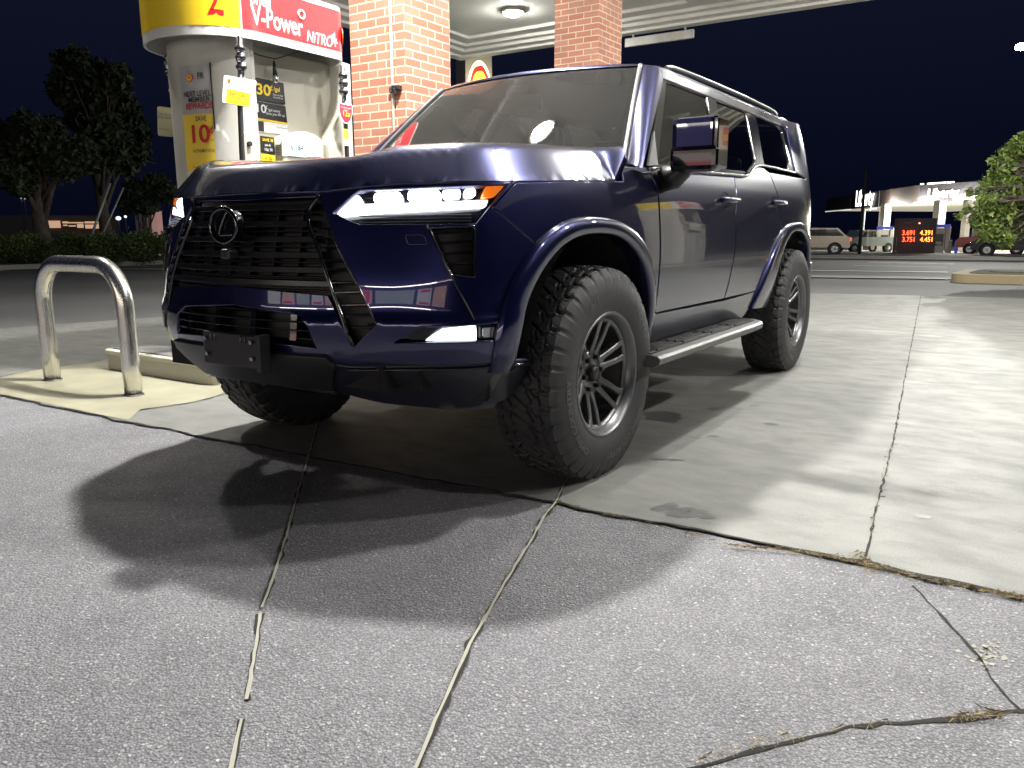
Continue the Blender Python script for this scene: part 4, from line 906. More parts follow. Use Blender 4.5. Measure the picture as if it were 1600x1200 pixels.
# brick columns
brick = mat('red_brick', (.4, .14, .09), .85)
t = NT(brick); 
def brickmat(m, swap):
    t = NT(m); c = t.n('TexCoord'); sp = t.n('SeparateXYZ'); t.l(c.outputs['Object'], sp.inputs[0]); cb = t.n('CombineXYZ'); t.l(sp.outputs['Y' if swap else 'X'], cb.inputs[0]); t.l(sp.outputs['Z'], cb.inputs[1])
    br = t.n('TexBrick', Scale=1.0); br.inputs['Brick Width'].default_value = .203; br.inputs['Row Height'].default_value = .0677; br.inputs['Mortar Size'].default_value = .0058; br.inputs['Mortar Smooth'].default_value = .12; br.inputs['Bias'].default_value = -.1
    br.inputs['Color1'].default_value = (.40, .145, .088, 1); br.inputs['Color2'].default_value = (.52, .24, .16, 1); br.inputs['Mortar'].default_value = (.70, .64, .48, 1)
    nz = t.n('TexNoise', Scale=14., Detail=4.); t.l(cb.outputs[0], nz.inputs['Vector']); dd = t.n('VectorMath', operation='MULTIPLY_ADD'); t.l(nz.outputs['Color'], dd.inputs[0]); dd.inputs[1].default_value = (.008,)*3; t.l(cb.outputs[0], dd.inputs[2]); t.l(dd.outputs[0], br.inputs['Vector'])
    n1 = t.noise(2.2, 5, cb.outputs[0]); n2 = t.noise(90, 4, cb.outputs[0])
    x = t.mix(t.ramp(n1, [(.42, g3(0)), (.7, g3(.45))]), br.outputs['Color'], (.22, .12, .10)); x = t.mix(t.ramp(n2, [(.35, g3(.35)), (.6, g3(0))]), x, (.25, .13, .09))
    t.l(x, t.b.inputs['Base Color']); iv = t.n('Math', operation='SUBTRACT'); iv.inputs[0].default_value = 1.; t.l(br.outputs['Fac'], iv.inputs[1]); t.bump(iv.outputs[0], .9, .006); return m
brickX = brickmat(mat('red_brick_face', (.4, .14, .09), .85), False); brickY = brickmat(mat('red_brick_side', (.4, .14, .09), .85), True)
def column(x0, x1, y0, y1, lab):
    r = empty('brick_column', ((x0+x1)/2, (y0+y1)/2, 0), lab, 'column', 'red brick columns under the canopy'); h = SOFF+.45
    mb = MB(); V = [(x0, y0), (x1, y0), (x1, y1), (x0, y1)]
    for k in range(4):
        a, b = V[k], V[(k+1) % 4]; mb.cm = k % 2; mb.quad((*a, 0), (*b, 0), (*b, h), (*a, h))
    return mb.build('shaft', [brickX, brickY], r), r
c1, r1 = column(-2.86, -2.25, 2.61, 3.22, 'nearer red brick column with a white conduit, beside the pump')
column(-2.84, -2.25, 6.06, 6.67, 'farther red brick column standing behind the suv roof')
cp = ony(2.595, 610, 20); cq = ony(2.595, 620, 215)
cdn = empty('conduit', (cp[0], 2.595, 0), 'thin white conduit running up the face of the nearer brick column', 'conduit')
mb = MB(); mb.cyl((cp[0], 2.592, .1), (cp[0], 2.592, SOFF+.4), .012, n=10); mb.build('pipe', white, cdn)
kz = ony(2.59, 618, 140)[2]
mb = MB(); mb.box((cp[0], 2.585, kz), (.05, .03, .05), bev=.006); mb.build('clamp', MAT['brake_iron'], cdn)
mb = MB(); mb.box((cp[0]+.06, 2.575, kz+.01), (.07, .06, .04), bev=.008); mb.box((cp[0]+.06, 2.56, kz-.02), (.025, .05, .05), bev=.008); mb.build('sensor', satin, cdn)

# ------------------------------------------------------------------ pump island
isd = empty('pump_island', (-2.55, 5.2, 0), 'long low concrete island with rounded steel edge under the pump', 'pump island')
pr = rpoly([(-3.17, .33), (-1.93, .33), (-1.93, 10.2), (-3.17, 10.2)], .10, 6)
for nm, sc_, z0, z1, m in (('kerb_skirt', .0, 0, .118, mat('steel_kerb', (.40, .385, .33), .45, .3)), ('kerb_lip', .012, .118, .150, mat('worn_paint', (.50, .48, .40), .5)), ('island_top', -.04, .150, .158, conc)):
    P_ = inset(pr, -sc_); mb = MB(); mb.prism([tuple(q) for q in P_], (0, 0, z1), (1, 0, 0), (0, 1, 0), z1-z0-.001 if z0 else z1+.02); o = mb.build(nm, m, isd); bevelmod(o, .006)
# steel hoop
hb_ = empty('steel_hoop', (-2.56, -.1, 0), 'brushed steel inverted-U guard standing at the end of the pump island', 'guard hoop')
xa, xb, zt = -3.02, -2.11, .825; rr = .24; path = [(xa, -.1, 0.0)]
path += [(xa, -.1, z) for z in (.2, .4)]+[(xa+rr-rr*math.cos(u), -.1, zt-.055-rr+rr*math.sin(u)) for u in np.linspace(0, math.pi/2, 12)]+[(xb-rr+rr*math.sin(u), -.1, zt-.055-rr+rr*math.cos(u)) for u in np.linspace(0, math.pi/2, 12)]+[(xb, -.1, z) for z in (.4, .2, 0)]
mb = MB(); mb.tube(path, .050, 28); mb.build('hoop', steel, hb_)
for x in (xa, xb): mb = MB(); mb.lathe([(.0505, .013), (.0505, .022), (.057, .019), (.059, .013)], (x, -.1, .0), n=28); mb.build('base_ring', MAT['brake_iron'], hb_)

# ------------------------------------------------------------------ fuel pump
pump = empty('fuel_pump', (-2.55, 1.25, .158), 'tall white fuel dispenser with yellow and red valance showing number 2', 'fuel pump')
def stadium(x0, x1, y0, y1, r, r2, n=16):
    xc = (x0+x1)/2; rx = (x1-x0)/2; pts = []
    for a in np.linspace(math.pi, 2*math.pi, n): pts.append((xc+rx*math.cos(a), y0+r+r*math.sin(a)))
    for a in np.linspace(0, math.pi, n): pts.append((xc+rx*math.cos(a), y1-r2+r2*math.sin(a)))
    return pts
VZ0, VZ1 = 2.165, 2.52; PX = -2.05
vs_ = stadium(-3.0, PX, .53, 1.84, .44, .20, 28)
mb = MB(); L_in = inset(vs_, .018)
mb.grid([[(x, y, z) for x, y in vs_] for z in (VZ0, VZ1)], True, closed=True); mb.grid([[(x, y, z) for x, y in L_in] for z in (VZ1, VZ0)], True, closed=True); mb.grid([[(x, y, VZ0) for x, y in L_in], [(x, y, VZ0) for x, y in vs_]], False, closed=True)
mb.add([(x, y, VZ1) for x, y in vs_], [list(range(len(vs_)))]); mb.add([(x, y, VZ0+.20) for x, y in L_in], [list(range(len(L_in)))[::-1]])
val = mb.build('valance', mat('valance_white', (.62, .62, .60), .3, 0, .3), pump)
# perimeter parametrisation of the valance, q metres from the middle of the front (-y) end going towards +x
_vp = np.array([p for p in vs_]+[vs_[0]]); k0 = int(np.argmin(_vp[:-1, 1])); _vp = np.r_[_vp[k0:-1], _vp[:k0+1]]; _vl = np.r_[0, np.cumsum(np.hypot(*np.diff(_vp, axis=0).T))]
def vper(q, z, lift):
    q = q % _vl[-1]; x, y = np.interp(q, _vl, _vp[:, 0]), np.interp(q, _vl, _vp[:, 1]); e = .01; x2, y2 = np.interp((q+e) % _vl[-1], _vl, _vp[:, 0]), np.interp((q+e) % _vl[-1], _vl, _vp[:, 1]); d = np.array([x2-x, y2-y]); d /= np.hypot(*d)+1e-9
    return (x+d[1]*lift, y-d[0]*lift, z)
def vband(q0, q1, z0, z1, m, nm, lift=.003, parent=None):
    mb = MB(); qs = np.linspace(q0, q1, 40); rows = [[vper(q, z, lift) for q in qs] for z in (z0, z1)]; mb.grid(rows, True); return mb.build(nm, m, parent or val)
def qpx(px, z): 
    qs = np.linspace(0, 1.75, 400); P_ = proj(np.array([vper(q, z, 0) for q in qs])); return float(qs[int(np.argmin(np.abs(P_[:, 0]-px)))])
qred, qend = qpx(378.5, 2.25), qpx(533, 2.25)
vband(-2.2, qred-.012, VZ0+.055, VZ1-.004, yel, 'yellow_band'); vband(qred, qend, VZ0+.055, VZ1-.03, red, 'red_band')
cz = lambda q0, z0: (lambda x, y, l: vper(q0+x, z0+y, l+.002))
qa, qb = qpx(325, 2.23), qpx(351, 2.23); text('2', 0, (1, 0, 0), (0, 1, 0), .34, red, val, 'pump_number', off=.0, curve=cz((qa+qb)/2, VZ0+.055+.165), fit=qb-qa)
for s_, px0, px1, dz, sz, sh_ in (('Shell', 391, 422, .245, .105, 0), ('V-Power', 391, 473, .142, .170, 0), ('NiTRO+', 478, 526, .100, .105, .25)):
    qa, qb = qpx(px0, VZ0+dz), qpx(px1, VZ0+dz); text(s_, 0, (1, 0, 0), (0, 1, 0), sz, wsign, val, off=.006 if sh_ else .014, shear=sh_, curve=cz((qa+qb)/2, VZ0+dz), fit=qb-qa)
def pecten(O, X, Y, r, parent, em=None, th=.004, lift=.003, nm='shell_emblem', ky=1.):
    O, X, Y = [np.array(q, float) for q in (O, X, Y)]; X = X/np.linalg.norm(X); Y = Y/np.linalg.norm(Y)*ky; Z = np.cross(X, Y)/ky
    def fan(k): 
        pts = []
        for i in range(50):
            a = math.radians(-38+256*i/49); rr_ = k*(1+.035*abs(math.sin((a+.66)*4.0))) ; pts.append((rr_*math.cos(a), rr_*math.sin(a)*.92))
        pts += [(-.45*k, -.72*k), (-.40*k, -.92*k), (.40*k, -.92*k), (.45*k, -.72*k)]; return pts
    rm, ym = (red, yel) if em is None else em
    mb = MB(); mb.prism([(x*r, y*r) for x, y in fan(1)], O+Z*(lift+th), X, Y, th); o = mb.build(nm, rm, parent)
    mb = MB(); mb.prism([(x*r, y*r) for x, y in fan(.82)], O+Z*(lift+th+.002), X, Y, .002); mb.build('emblem_face', ym, o)
    mb = MB()
    for a in np.radians([35, 58, 80, 100, 122, 145]):
        p0 = np.array([0, -.70]); p1 = np.array([math.cos(a), math.sin(a)*.92])*.72; d = p1-p0; d /= np.hypot(*d); w = np.array([-d[1], d[0]])*.022; mb.prism([tuple((p0+d*.45+w)*r), tuple((p0+d*.45-w)*r), tuple((p1-w*1.4)*r), tuple((p1+w*1.4)*r)], O+Z*(lift+th+.0035), X, Y, .001)
    mb.build('emblem_ribs', rm, o)
    return o
q_ = vper(qpx(470, 2.42), VZ0+.228, .004); mb = MB(); mb.tube([np.array(q_)+np.array([.002, .026*math.cos(a), .026*math.sin(a)]) for a in np.linspace(0, 2*math.pi, 20)[:-1]], .008, 6, closed=True); mb.build('ring_mark', wsign, val)
qq = qpx(547, 2.28); q_ = np.array(vper(qq, VZ0+.17, .003)); q2 = np.array(vper(qq+.02, VZ0+.17, .003)); pecten(q_, q2-q_, (0, 0, 1), .062, val)
# body
bd = []
for a in np.linspace(math.pi, 2*math.pi, 26): bd.append((-2.55+.38*math.cos(a), .99+.28*math.sin(a)))
zb0 = .158
body_front = bd+[(-2.17, .93), (-2.36, .985), (-2.74, .985), (-2.93, .93)]
def extr(poly, z0, z1, name, m, parent=pump, smooth=True):
    mb = MB(); n = len(poly); mb.grid([[(x, y, z) for x, y in poly] for z in (z0, z1)], False, closed=True); mb.add([(x, y, z1) for x, y in poly], [list(range(n))]); o = mb.build(name, m, parent)
    return o
fc = extr(bd+[(-2.17, .96), (-2.93, .96)], zb0, VZ0+.02, 'end_column', white)
for p in fc.data.polygons: p.use_smooth = True
fc.data.set_sharp_from_angle(angle=.6)
ec_ = extr([(-2.93, 1.80), (-2.17, 1.80), (-2.19, 1.90), (-2.35, 1.95), (-2.75, 1.95), (-2.91, 1.90)], zb0, VZ0+.02, 'end_column', white)
mb = MB(); mb.box((-2.55, 1.38, (zb0+1.3)/2), (.66, .84, 1.3-zb0), bev=.01); mb.build('cabinet', white, pump)
mb = MB(); mb.box((-2.55, 1.38, 1.74), (.50, .84, .88), bev=.01); mb.build('upper_cabinet', beige, pump)
FXc = -2.30
pf = lambda px, py, x=FXc: onx(x, px, py)
def pquad(pts, x, name, m, th=.008, parent=pump):
    mb = MB(); P_ = [onx(x, *q) for q in pts]; P_ = [np.array([x, q[1], q[2]]) for q in P_]; n = len(P_)
    poly = [(q[1], q[2]) for q in P_]; mb.prism(poly, (x, 0, 0), (0, 1, 0), (0, 0, 1), th); return mb.build(name, m, parent)
pd1 = pquad(((384, 117), (443, 130), (446, 163), (384, 152)), FXc+.012, 'promo_panel', bsign)
pd2 = pquad(((384, 155), (446, 166), (449, 192), (385, 181)), FXc+.012, 'promo_panel', bsign)
pquad(((384, 181), (449, 192), (449, 194.5), (385, 184)), FXc+.013, 'promo_stripe', yel)
pd3 = pquad(((384, 184.5), (449, 195), (450, 210), (386, 204)), FXc+.012, 'promo_panel', wsign)
pquad(((385, 186), (396, 188), (397, 203), (386, 201)), FXc+.014, 'promo_card', bsign); pquad(((398, 188), (412, 190), (413, 206), (399, 204)), FXc+.014, 'promo_card', bsign)
Yx, Zx = (0, 1, 0), (0, 0, 1)
def tx(s_, px, py, h, m, x=FXc+.012, parent=pump, **k): 
    O = onx(x, px, py); sz = h/FPX*((O-CAM)@CF); return text(s_, O, Yx, Zx, sz*1.35, m, parent, **k)
tx('30', 411, 141, 17, yel, parent=pd1, off=.02, sx=1.25); tx('¢', 423, 137, 9, yel, parent=pd1, off=.02, sx=1.1); tx('/gal', 432, 140, 7, yel, parent=pd1, off=.01)
tx('Earn on fuel', 434, 149, 3, wsign, parent=pd1); tx('every fill-up', 434, 153, 3, wsign, parent=pd1)
tx('Save', 392, 172, 7, wsign, parent=pd2, off=.02, sx=1.1); tx('10', 407, 170, 13, wsign, parent=pd2, off=.02, sx=1.25); tx('¢', 416, 167, 7, wsign, parent=pd2); tx('/gal every', 428, 173, 4.2, wsign, parent=pd2, sx=1.1); tx('time you fill up', 430, 179, 4.2, wsign, parent=pd2, sx=1.1)
tx('Rapid Rewards', 440, 200, 2.6, bsign, parent=pd3)
# display pod
c0 = onx(-2.22, 466, 232)
mb = MB(); yA, yB_ = onx(-2.2, 430, 235)[1], onx(-2.2, 507, 235)[1]; zA, zB = 1.28, onx(-2.2, 466, 206)[2]
arch = [(yA, zA), (yB_, zA), (yB_, zB-.10)]+[(yA+(yB_-yA)*(1-u), zB-.10+.10*math.sin(math.pi*(.5+.5*abs(2*u-1)))**.5 if 0 else zB-.10*(2*u-1)**2) for u in np.linspace(.06, .94, 12)]+[(yA, zB-.10)]
mb.prism(arch, (-2.135, 0, 0), (0, 1, 0), (0, 0, 1), .16); pod = mb.build('display_pod', beige, pump); bevelmod(pod, .018, 3)
def podquad(p, nm, m, x=-2.128, th=.01): return pquad(p, x, nm, m, th, pod)
podquad(((440, 218), (500, 226), (503, 246), (441, 244)), 'display_bezel', mat('pod_grey', (.45, .43, .37), .5), -2.130)
scr = podquad(((450, 223), (477, 226), (478, 246), (451, 243)), 'display_screen', mat('lcd_screen', (.5, .6, .65), .3, emit=(.75, .9, 1), es=.4), -2.124)
for s_, px, py, h in (('6 184', 464, 231, 9), ('551', 466, 240, 6)):
    O = onx(-2.124, px, py); text(s_, O, Yx, Zx, h*1.4/FPX*((O-CAM)@CF), bsign, scr, 'digits', sx=.9)
for k in range(5): podquad(((433, 226+k*3.6), (438, 226.5+k*3.6), (438, 227.8+k*3.6), (433, 227.3+k*3.6)), 'speaker_slot', satin)
pk = pquad(((398, 211), (430, 214), (433, 262), (400, 262)), -2.20, 'keypad_housing', mat('keypad_khaki', (.30, .28, .17), .5), .12)
k1 = pquad(((407, 212), (428, 215), (430, 241), (408, 238)), -2.195, 'keypad_card', bsign, .006, pk); k2 = pquad(((408, 240), (429, 243), (430, 256), (409, 254)), -2.195, 'keypad_card', yel, .006, pk)
for s_, px, py, h, m in (('SAVE 30', 418, 219, 4.5, yel), ('join &', 418, 227, 3.5, wsign), ('10¢ 30', 419, 234, 4.5, wsign), ('LL LL', 419, 247, 5, bsign)):
    O = onx(-2.195, px, py); text(s_, O, Yx, Zx, h*1.35/FPX*((O-CAM)@CF), m, pk, 'keypad_lettering', off=.01)
mb = MB(); O = onx(-2.18, 387, 225); mb.box((O[0]-.06, O[1], 1.42), (.14, .07, .36), bev=.01); lk = mb.build('side_door', beige, pump)
mb = MB(); mb.cyl((O[0]+.01, O[1], O[2]), (O[0]+.03, O[1], O[2]), .016); mb.build('lock', satin, lk)
gp1 = pquad(((512, 230), (528, 232), (529, 255), (513, 255)), -2.16, 'card_panel', mat('card_grey', (.12, .12, .12), .5), .06); pquad(((529, 234), (536, 235), (537, 255), (530, 255)), -2.158, 'card_sticker', mat('orange_sticker', (.65, .16, .05), .5), .01)
mb = MB(); O = onx(-2.13, 518, 225); mb.box((O[0], O[1], 1.45), (.10, .16, .30), bev=.03); mb.build('card_housing', beige, pump)
mb = MB(); mb.prism([(1.52, 1.30), (1.80, 1.30), (1.80, 1.95), (1.74, 1.78), (1.66, 1.60), (1.56, 1.50)], (-2.17, 0, 0), Yx, Zx, .22); mb.build('nozzle_boot_cover', beige, pump)
# long poster wrapped on the rounded end
def cap(a, z, lift=0): return (-2.55+(.38+lift)*math.cos(a), .99+(.28+lift)*math.sin(a), z)
def capray(px, py):
    best = None
    for a in np.linspace(math.pi*1.1, 2*math.pi, 300):
        for_ = np.array([-2.55+.38*math.cos(a), .99+.28*math.sin(a)]); d = ray(px, py); tt = ((for_-CAM[:2])@d[:2])/(d[:2]@d[:2]); e = np.hypot(*(CAM[:2]+d[:2]*tt-for_))
        if np.array([math.cos(a), math.sin(a)])@d[:2] < 0 and (best is None or e < best[0]): best = (e, a, CAM[2]+d[2]*tt)
    return best[1], best[2]
A00, zt0 = capray(281, 107); A11, zt1 = capray(327, 98); 
zt_ = (zt0+zt1)/2; zc_ = capray(310, 178)[1]; zbm = 1.18
mb = MB(); mb.grid([[cap(a, z, .004) for a in np.linspace(A00, A11, 24)] for z in (zc_, zt_)]); ps = mb.build('poster', greyp, pump)
mb = MB(); mb.grid([[cap(a, z, .005) for a in np.linspace(A00, A11, 24)] for z in (zc_-.36, zc_)]); mb.build('poster_yellow', yelm, ps)
mb = MB(); mb.grid([[cap(a, z, .0045) for a in np.linspace(A00, A11, 24)] for z in (zbm, zc_-.36)]); mb.build('poster_foot', wsign, ps)
mb = MB(); mb.tube([cap(A11+.02, z, .006) for z in (zc_-.1, zt_+.01)], .004, 6); mb.build('poster_edge', satin, ps)
def ctext(s_, px, py, h, m, **k):
    a_, z_ = capray(px, py); sz = h*1.38/FPX*((np.array(cap(a_, z_))-CAM)@CF)
    if 'w' in k: w = k.pop('w'); k['fit'] = abs(capray(px+w/2, py)[0]-capray(px-w/2, py)[0])*.37
    return text(s_, 0, Yx, Zx, sz, m, ps, curve=lambda x, y, l: cap(a_+x/.37, z_+y, .007+l), **k)
ctext('NEXT LEVEL', 308, 147, 8, bsign, w=40, off=.018); ctext('MEMBER', 311, 156, 8, bsign, w=32, off=.018); ctext('REWARDS', 311, 166, 9.5, redm, w=40, off=.02)
ctext('SAVE', 315, 186, 8, bsign, w=17, off=.004); ctext('10', 312, 211, 27, redm, w=27, off=.02); ctext('¢', 331, 203, 13, redm, w=5, off=.01); ctext('PLATINUM STATUS', 319, 236, 4.6, bsign, w=32, off=.01); ctext('PER GAL', 333, 219, 3, bsign, w=6)
ctext('Fuel Rewards', 314, 261, 4, red, w=22)
a_, z_ = capray(298, 122); c_ = np.array(cap(a_, z_, .006)); pecten(c_, (-math.sin(a_), math.cos(a_), 0), (0, 0, 1), .026, ps)
ctext('FR', 314.5, 119, 9, bsign, off=.03, sx=.9)
# hoses with swivels, breakaways and tags
def hose(px, x, ytop, zlow, cat_l, tagf=None, grp='black fuel hoses hanging from the pump valance', big=1., pxb=None):
    top = onx(x, px, ytop); low = onx(x, pxb or px, 250); yy = top[1]; yl = low[1]; r = empty('fuel_hose', (x, yy, zlow), cat_l, 'fuel hose', grp)
    mb = MB(); mb.tube([(x, yl+.0, zlow), (x, yl, 1.2), (x, yy+(yl-yy)*.6, top[2]-.35), (x, yy, top[2]-.06)], .017, 12); mb.build('hose', mat('hose_black', (.015, .015, .016), .5), r)
    mb = MB(); z = top[2]
    mb.lathe([(.012, .06), (.018, .05), (.018, .01), (.028, 0), (.030, -.03), (.022, -.04), (.030, -.05), (.032, -.085), (.022, -.10), (.030, -.11), (.028, -.14), (.018, -.15), (.018, -.22), (.022, -.225), (.022, -.25), (.012, -.255)], (x, yy, z), n=20); mb.build('swivel', chrome, r)
    mb = MB(); 
    for dz in (-.015, -.068, -.125): mb.lathe([(.024, dz-.01), (.0335, dz-.008), (.0335, dz+.008), (.024, dz+.01)], (x, yy, z), n=20)
    mb.build('swivel_band', satin, r)
    return r, yy
h1, y1_ = hose(375, -2.03, 72, .5, 'black hose with white and yellow card tag, left of the display', pxb=377)
h2, y2_ = hose(536, -2.03, 115, .5, 'black hose with red shield tag at the pump end beside the brick', pxb=543)
h3, y3_ = hose(263, -2.98, 85, .5, 'black hose at the far left of the pump with a pale yellow card', pxb=279)
p_, q_ = onx(-2.24, 428, 95), onx(-2.24, 430, 118); h4 = empty('hose_end', q_, 'short tapered black fitting hanging between the upper promo panels', 'hose fitting'); mb = MB(); mb.tube([p_, (p_+q_)/2, q_], [.006, .014, .017], 10); mb.build('sleeve', satin, h4); mb = MB(); mb.tube([q_, q_-np.array([0, 0, .03]), q_-np.array([0, 0, .05])], [.018, .020, .012], 12); mb.build('ferrule', chrome, h4)
def tagcard(nm, px4, x, m, lab, hosep, th=.003):
    P_ = [onx(x, *q) for q in px4]; c = sum(P_)/4; r = empty(nm, c, lab, 'hose tag', 'promo tags clipped to the fuel hoses'); mb = MB()
    mb.prism(rpoly([(q[1], q[2]) for q in P_], .015), (x, 0, 0), Yx, Zx, th); return mb.build('card', m, r), r
cd1, t1 = tagcard('hose_tag', ((350, 117), (401, 126), (395, 169), (347, 160)), -2.005, wsign, 'white card tag with a yellow lower half on the left hose', h1)
mb = MB(); P_ = [onx(-2.004, *q) for q in ((354, 138), (392, 146), (390, 167), (353, 160))]; mb.prism([(q[1], q[2]) for q in P_], (-2.0035, 0, 0), Yx, Zx, .001); mb.build('card_panel', yel, t1)
for s_, px, py, h, m in (('with your Fuel Rewards', 374, 132.5, 3, bsign), ('at the pump today', 374, 136, 3, bsign), ('Earn 5¢', 371, 147, 7, red), ('on every gallon you fill', 372, 153, 3, bsign), ('join at the pump now', 372, 159, 3, bsign)):
    O = onx(-2.003, px, py); text(s_, O, Yx, Zx, h*1.3/FPX*((O-CAM)@CF), m, t1, 'card_lettering', sx=.9 if h < 5 else 1.1, lift=.001, ex=.0005)
pecten(onx(-2.0035, 358, 126), Yx, Zx, .012, t1, th=.0006, lift=.0003); O = onx(-2.0035, 367, 127.5); text('FR', O, Yx, Zx, .022, bsign, t1, 'card_lettering', off=.02)
P_ = onx(-2.0, 541, 177); t2 = empty('hose_tag', P_, 'red shield-shaped tag reading 12x on the hose nearest the brick column', 'hose tag', 'promo tags clipped to the fuel hoses')
sh = [(-.5, .42), (-.42, .50), (-.15, .44), (0, .50), (.15, .44), (.42, .50), (.5, .42), (.48, .05), (.36, -.28), (.12, -.5), (-.12, -.5), (-.36, -.28), (-.48, .05)]
for k, m, x, th in ((1, wsign, -2.003, .003), (.88, mat('shield_red', (.60, .03, .06), .35), -2.0015, .0015)):
    mb = MB(); mb.prism([(P_[1]+a*.142*k, P_[2]+b*.142*k) for a, b in sh], (x, 0, 0), Yx, Zx, th); mb.build('shield', m, t2)
text('12x', (-2.0, P_[1], P_[2]-.005), Yx, Zx, .055, yel, t2, 'card_lettering', off=.02, lift=.0005); text('Members earn', (-2.0, P_[1], P_[2]+.038), Yx, Zx, .018, wsign, t2, 'card_lettering', lift=.0005); text('rewards', (-2.0, P_[1], P_[2]+.022), Yx, Zx, .013, wsign, t2, 'card_lettering', lift=.0005)
q = onx(-2.005, 541, 210); mb = MB(); mb.box((-2.008, q[1], q[2]), (.004, .045, .075)); t3 = mb.build('hose_sticker', mat('lime_sticker', (.55, .75, .05), .5)); tag(t3, 'small lime green sticker wrapped on the hose below the red shield', 'sticker')
q = onx(-2.005, 542, 222); mb = MB(); mb.box((-2.009, q[1], q[2]), (.004, .04, .05)); t3 = mb.build('hose_sticker', wsign); tag(t3, 'small white sticker just under the lime green one on the hose', 'sticker')
cd4, t4 = tagcard('hose_tag', ((246, 166), (271, 169), (271, 214), (247, 212)), -2.96, mat('tag_cream', (.62, .60, .38), .5), 'pale yellow card with grey print on the leftmost hose', h3)
for s_, px, py, h in (('JOIN NOW', 257, 179, 4), ('AND SAVE', 257, 184, 4), ('at the pump', 257, 202, 3)):
    O = onx(-2.959, px, py); text(s_, O, Yx, Zx, h*1.3/FPX*((O-CAM)@CF), mat('grey_print', (.25, .25, .25), .6), t4, 'card_lettering', sx=1., lift=.001, off=.01)
mb = MB(); a = onx(-2.2, 378, 75); b = onx(-2.2, 430, 92); c = onx(-2.2, 478, 78); mb.tube([a, (a+b)/2-np.array([0, 0, .01]), b, (b+c)/2, c], .004, 6); cb_ = mb.build('retractor_cord', satin); tag(cb_, 'thin black cord slung between the hoses under the valance', 'cord')
# other pump further along the island (behind the suv)
p2 = copy_tree(pump); p2.location = (-2.55, 8.2, .158); tag(p2, 'second fuel dispenser farther along the island behind the suv', 'fuel pump')
# lower cover panels of near island on the passenger side are hidden behind the suv

p3 = copy_tree(pump); p3.location = (4.7, 10.2, .158); p3.rotation_euler = (0, 0, math.pi); tag(p3, 'fuel dispenser of the next island whose reflection shows in the front door', 'fuel pump')
isd2 = copy_tree(isd); isd2.location = (4.7, 10.5, 0); tag(isd2, 'concrete island of the next pump row, seen only mirrored in the doors', 'pump island')
# ------------------------------------------------------------------ price totem behind the suv
D = 20.; pA = dep(D-.15, 706, 85); pB = dep(D, 727, 95); pC = dep(D+.35, 767, 112); zt = pB[2]+.35
tot = empty('price_totem', (pB[0], pB[1], gz(pB[0], pB[1])), 'tall grey totem sign with a glowing shell emblem behind the windscreen', 'sign')
gb = gz(pB[0], pB[1]); X_ = np.array([pC[0]-pB[0], pC[1]-pB[1], 0]); Lx = np.linalg.norm(X_); X_ /= Lx; Lx *= 1.04; Z_ = np.cross(X_, (0, 0, 1)); cgrey = mat('totem_grey', (.30, .295, .30), .5)
O = np.array([pB[0], pB[1], 0]); thk = np.linalg.norm(np.array(pA)[:2]-np.array(pB)[:2])+.25
mb = MB(); mb.prism([(0, gb), (Lx, gb), (Lx, zt), (0, zt)], O, X_, (0, 0, 1), thk); mb.build('cabinet', cgrey, tot)
pc_ = dep(D+.2, 748, 150); r_ = 47/FPX*D
hal = mat('halo_light', (1, .9, .6), .4, emit=(1, .82, .45), es=2.2); lr = mat('emblem_red_lit', (.7, .02, .02), .4, emit=(.9, .02, .02), es=1.1); ly = mat('emblem_yellow_lit', (.9, .7, .05), .4, emit=(1, .72, .05), es=1.4)
cc = O+X_*(Lx*.52); cc[2] = pc_[2]
rx_ = Lx*.46
mb = MB(); mb.prism([(rx_*1.05*math.cos(a), r_*1.16*math.sin(a)) for a in np.linspace(0, 2*math.pi, 40)[:-1]], cc+Z_*.012, X_, (0, 0, 1), .01); mb.build('halo', hal, tot)
# emblem drawn at full width, its height as on the sign
pecten(cc, X_, (0, 0, 1), rx_*.9, tot, em=(lr, ly), th=.02, lift=.02, ky=r_/(rx_*.9)/.94)
gw = mat('panel_green_white', (.6, .72, .6), .4, emit=(.62, .80, .62), es=4.)
z1 = dep(D, 745, 184)[2]; z2 = dep(D, 745, 198)[2]; z3 = dep(D, 745, 232)[2]
for (za, zb_2) in ((z1, z2+.03), (z2-.03, z3), (z3-.06, z3-.7)):
    mb = MB(); mb.prism([(.06*Lx, zb_2), (.95*Lx, zb_2), (.95*Lx, za), (.06*Lx, za)], O+Z_*.012, X_, (0, 0, 1), .01); mb.build('price_panel', gw, tot)
mb = MB(); mb.prism([(.4*Lx, z3+.02), (.8*Lx, z3+.02), (.8*Lx, z3+.22), (.4*Lx, z3+.22)], O+Z_*.02, X_, (0, 0, 1), .01); mb.build('price_panel', lr, tot)
l = bpy.data.lights.new('halo_light', 'POINT'); l.energy = 40; l.color = (1, .85, .5); l.shadow_soft_size = .2; o = bpy.data.objects.new('halo_light', l); C.objects.link(o); o.parent = tot; o.location = Vector(cc+Z_*.5+np.array([0, 0, .2]))-Vector(tot.location)

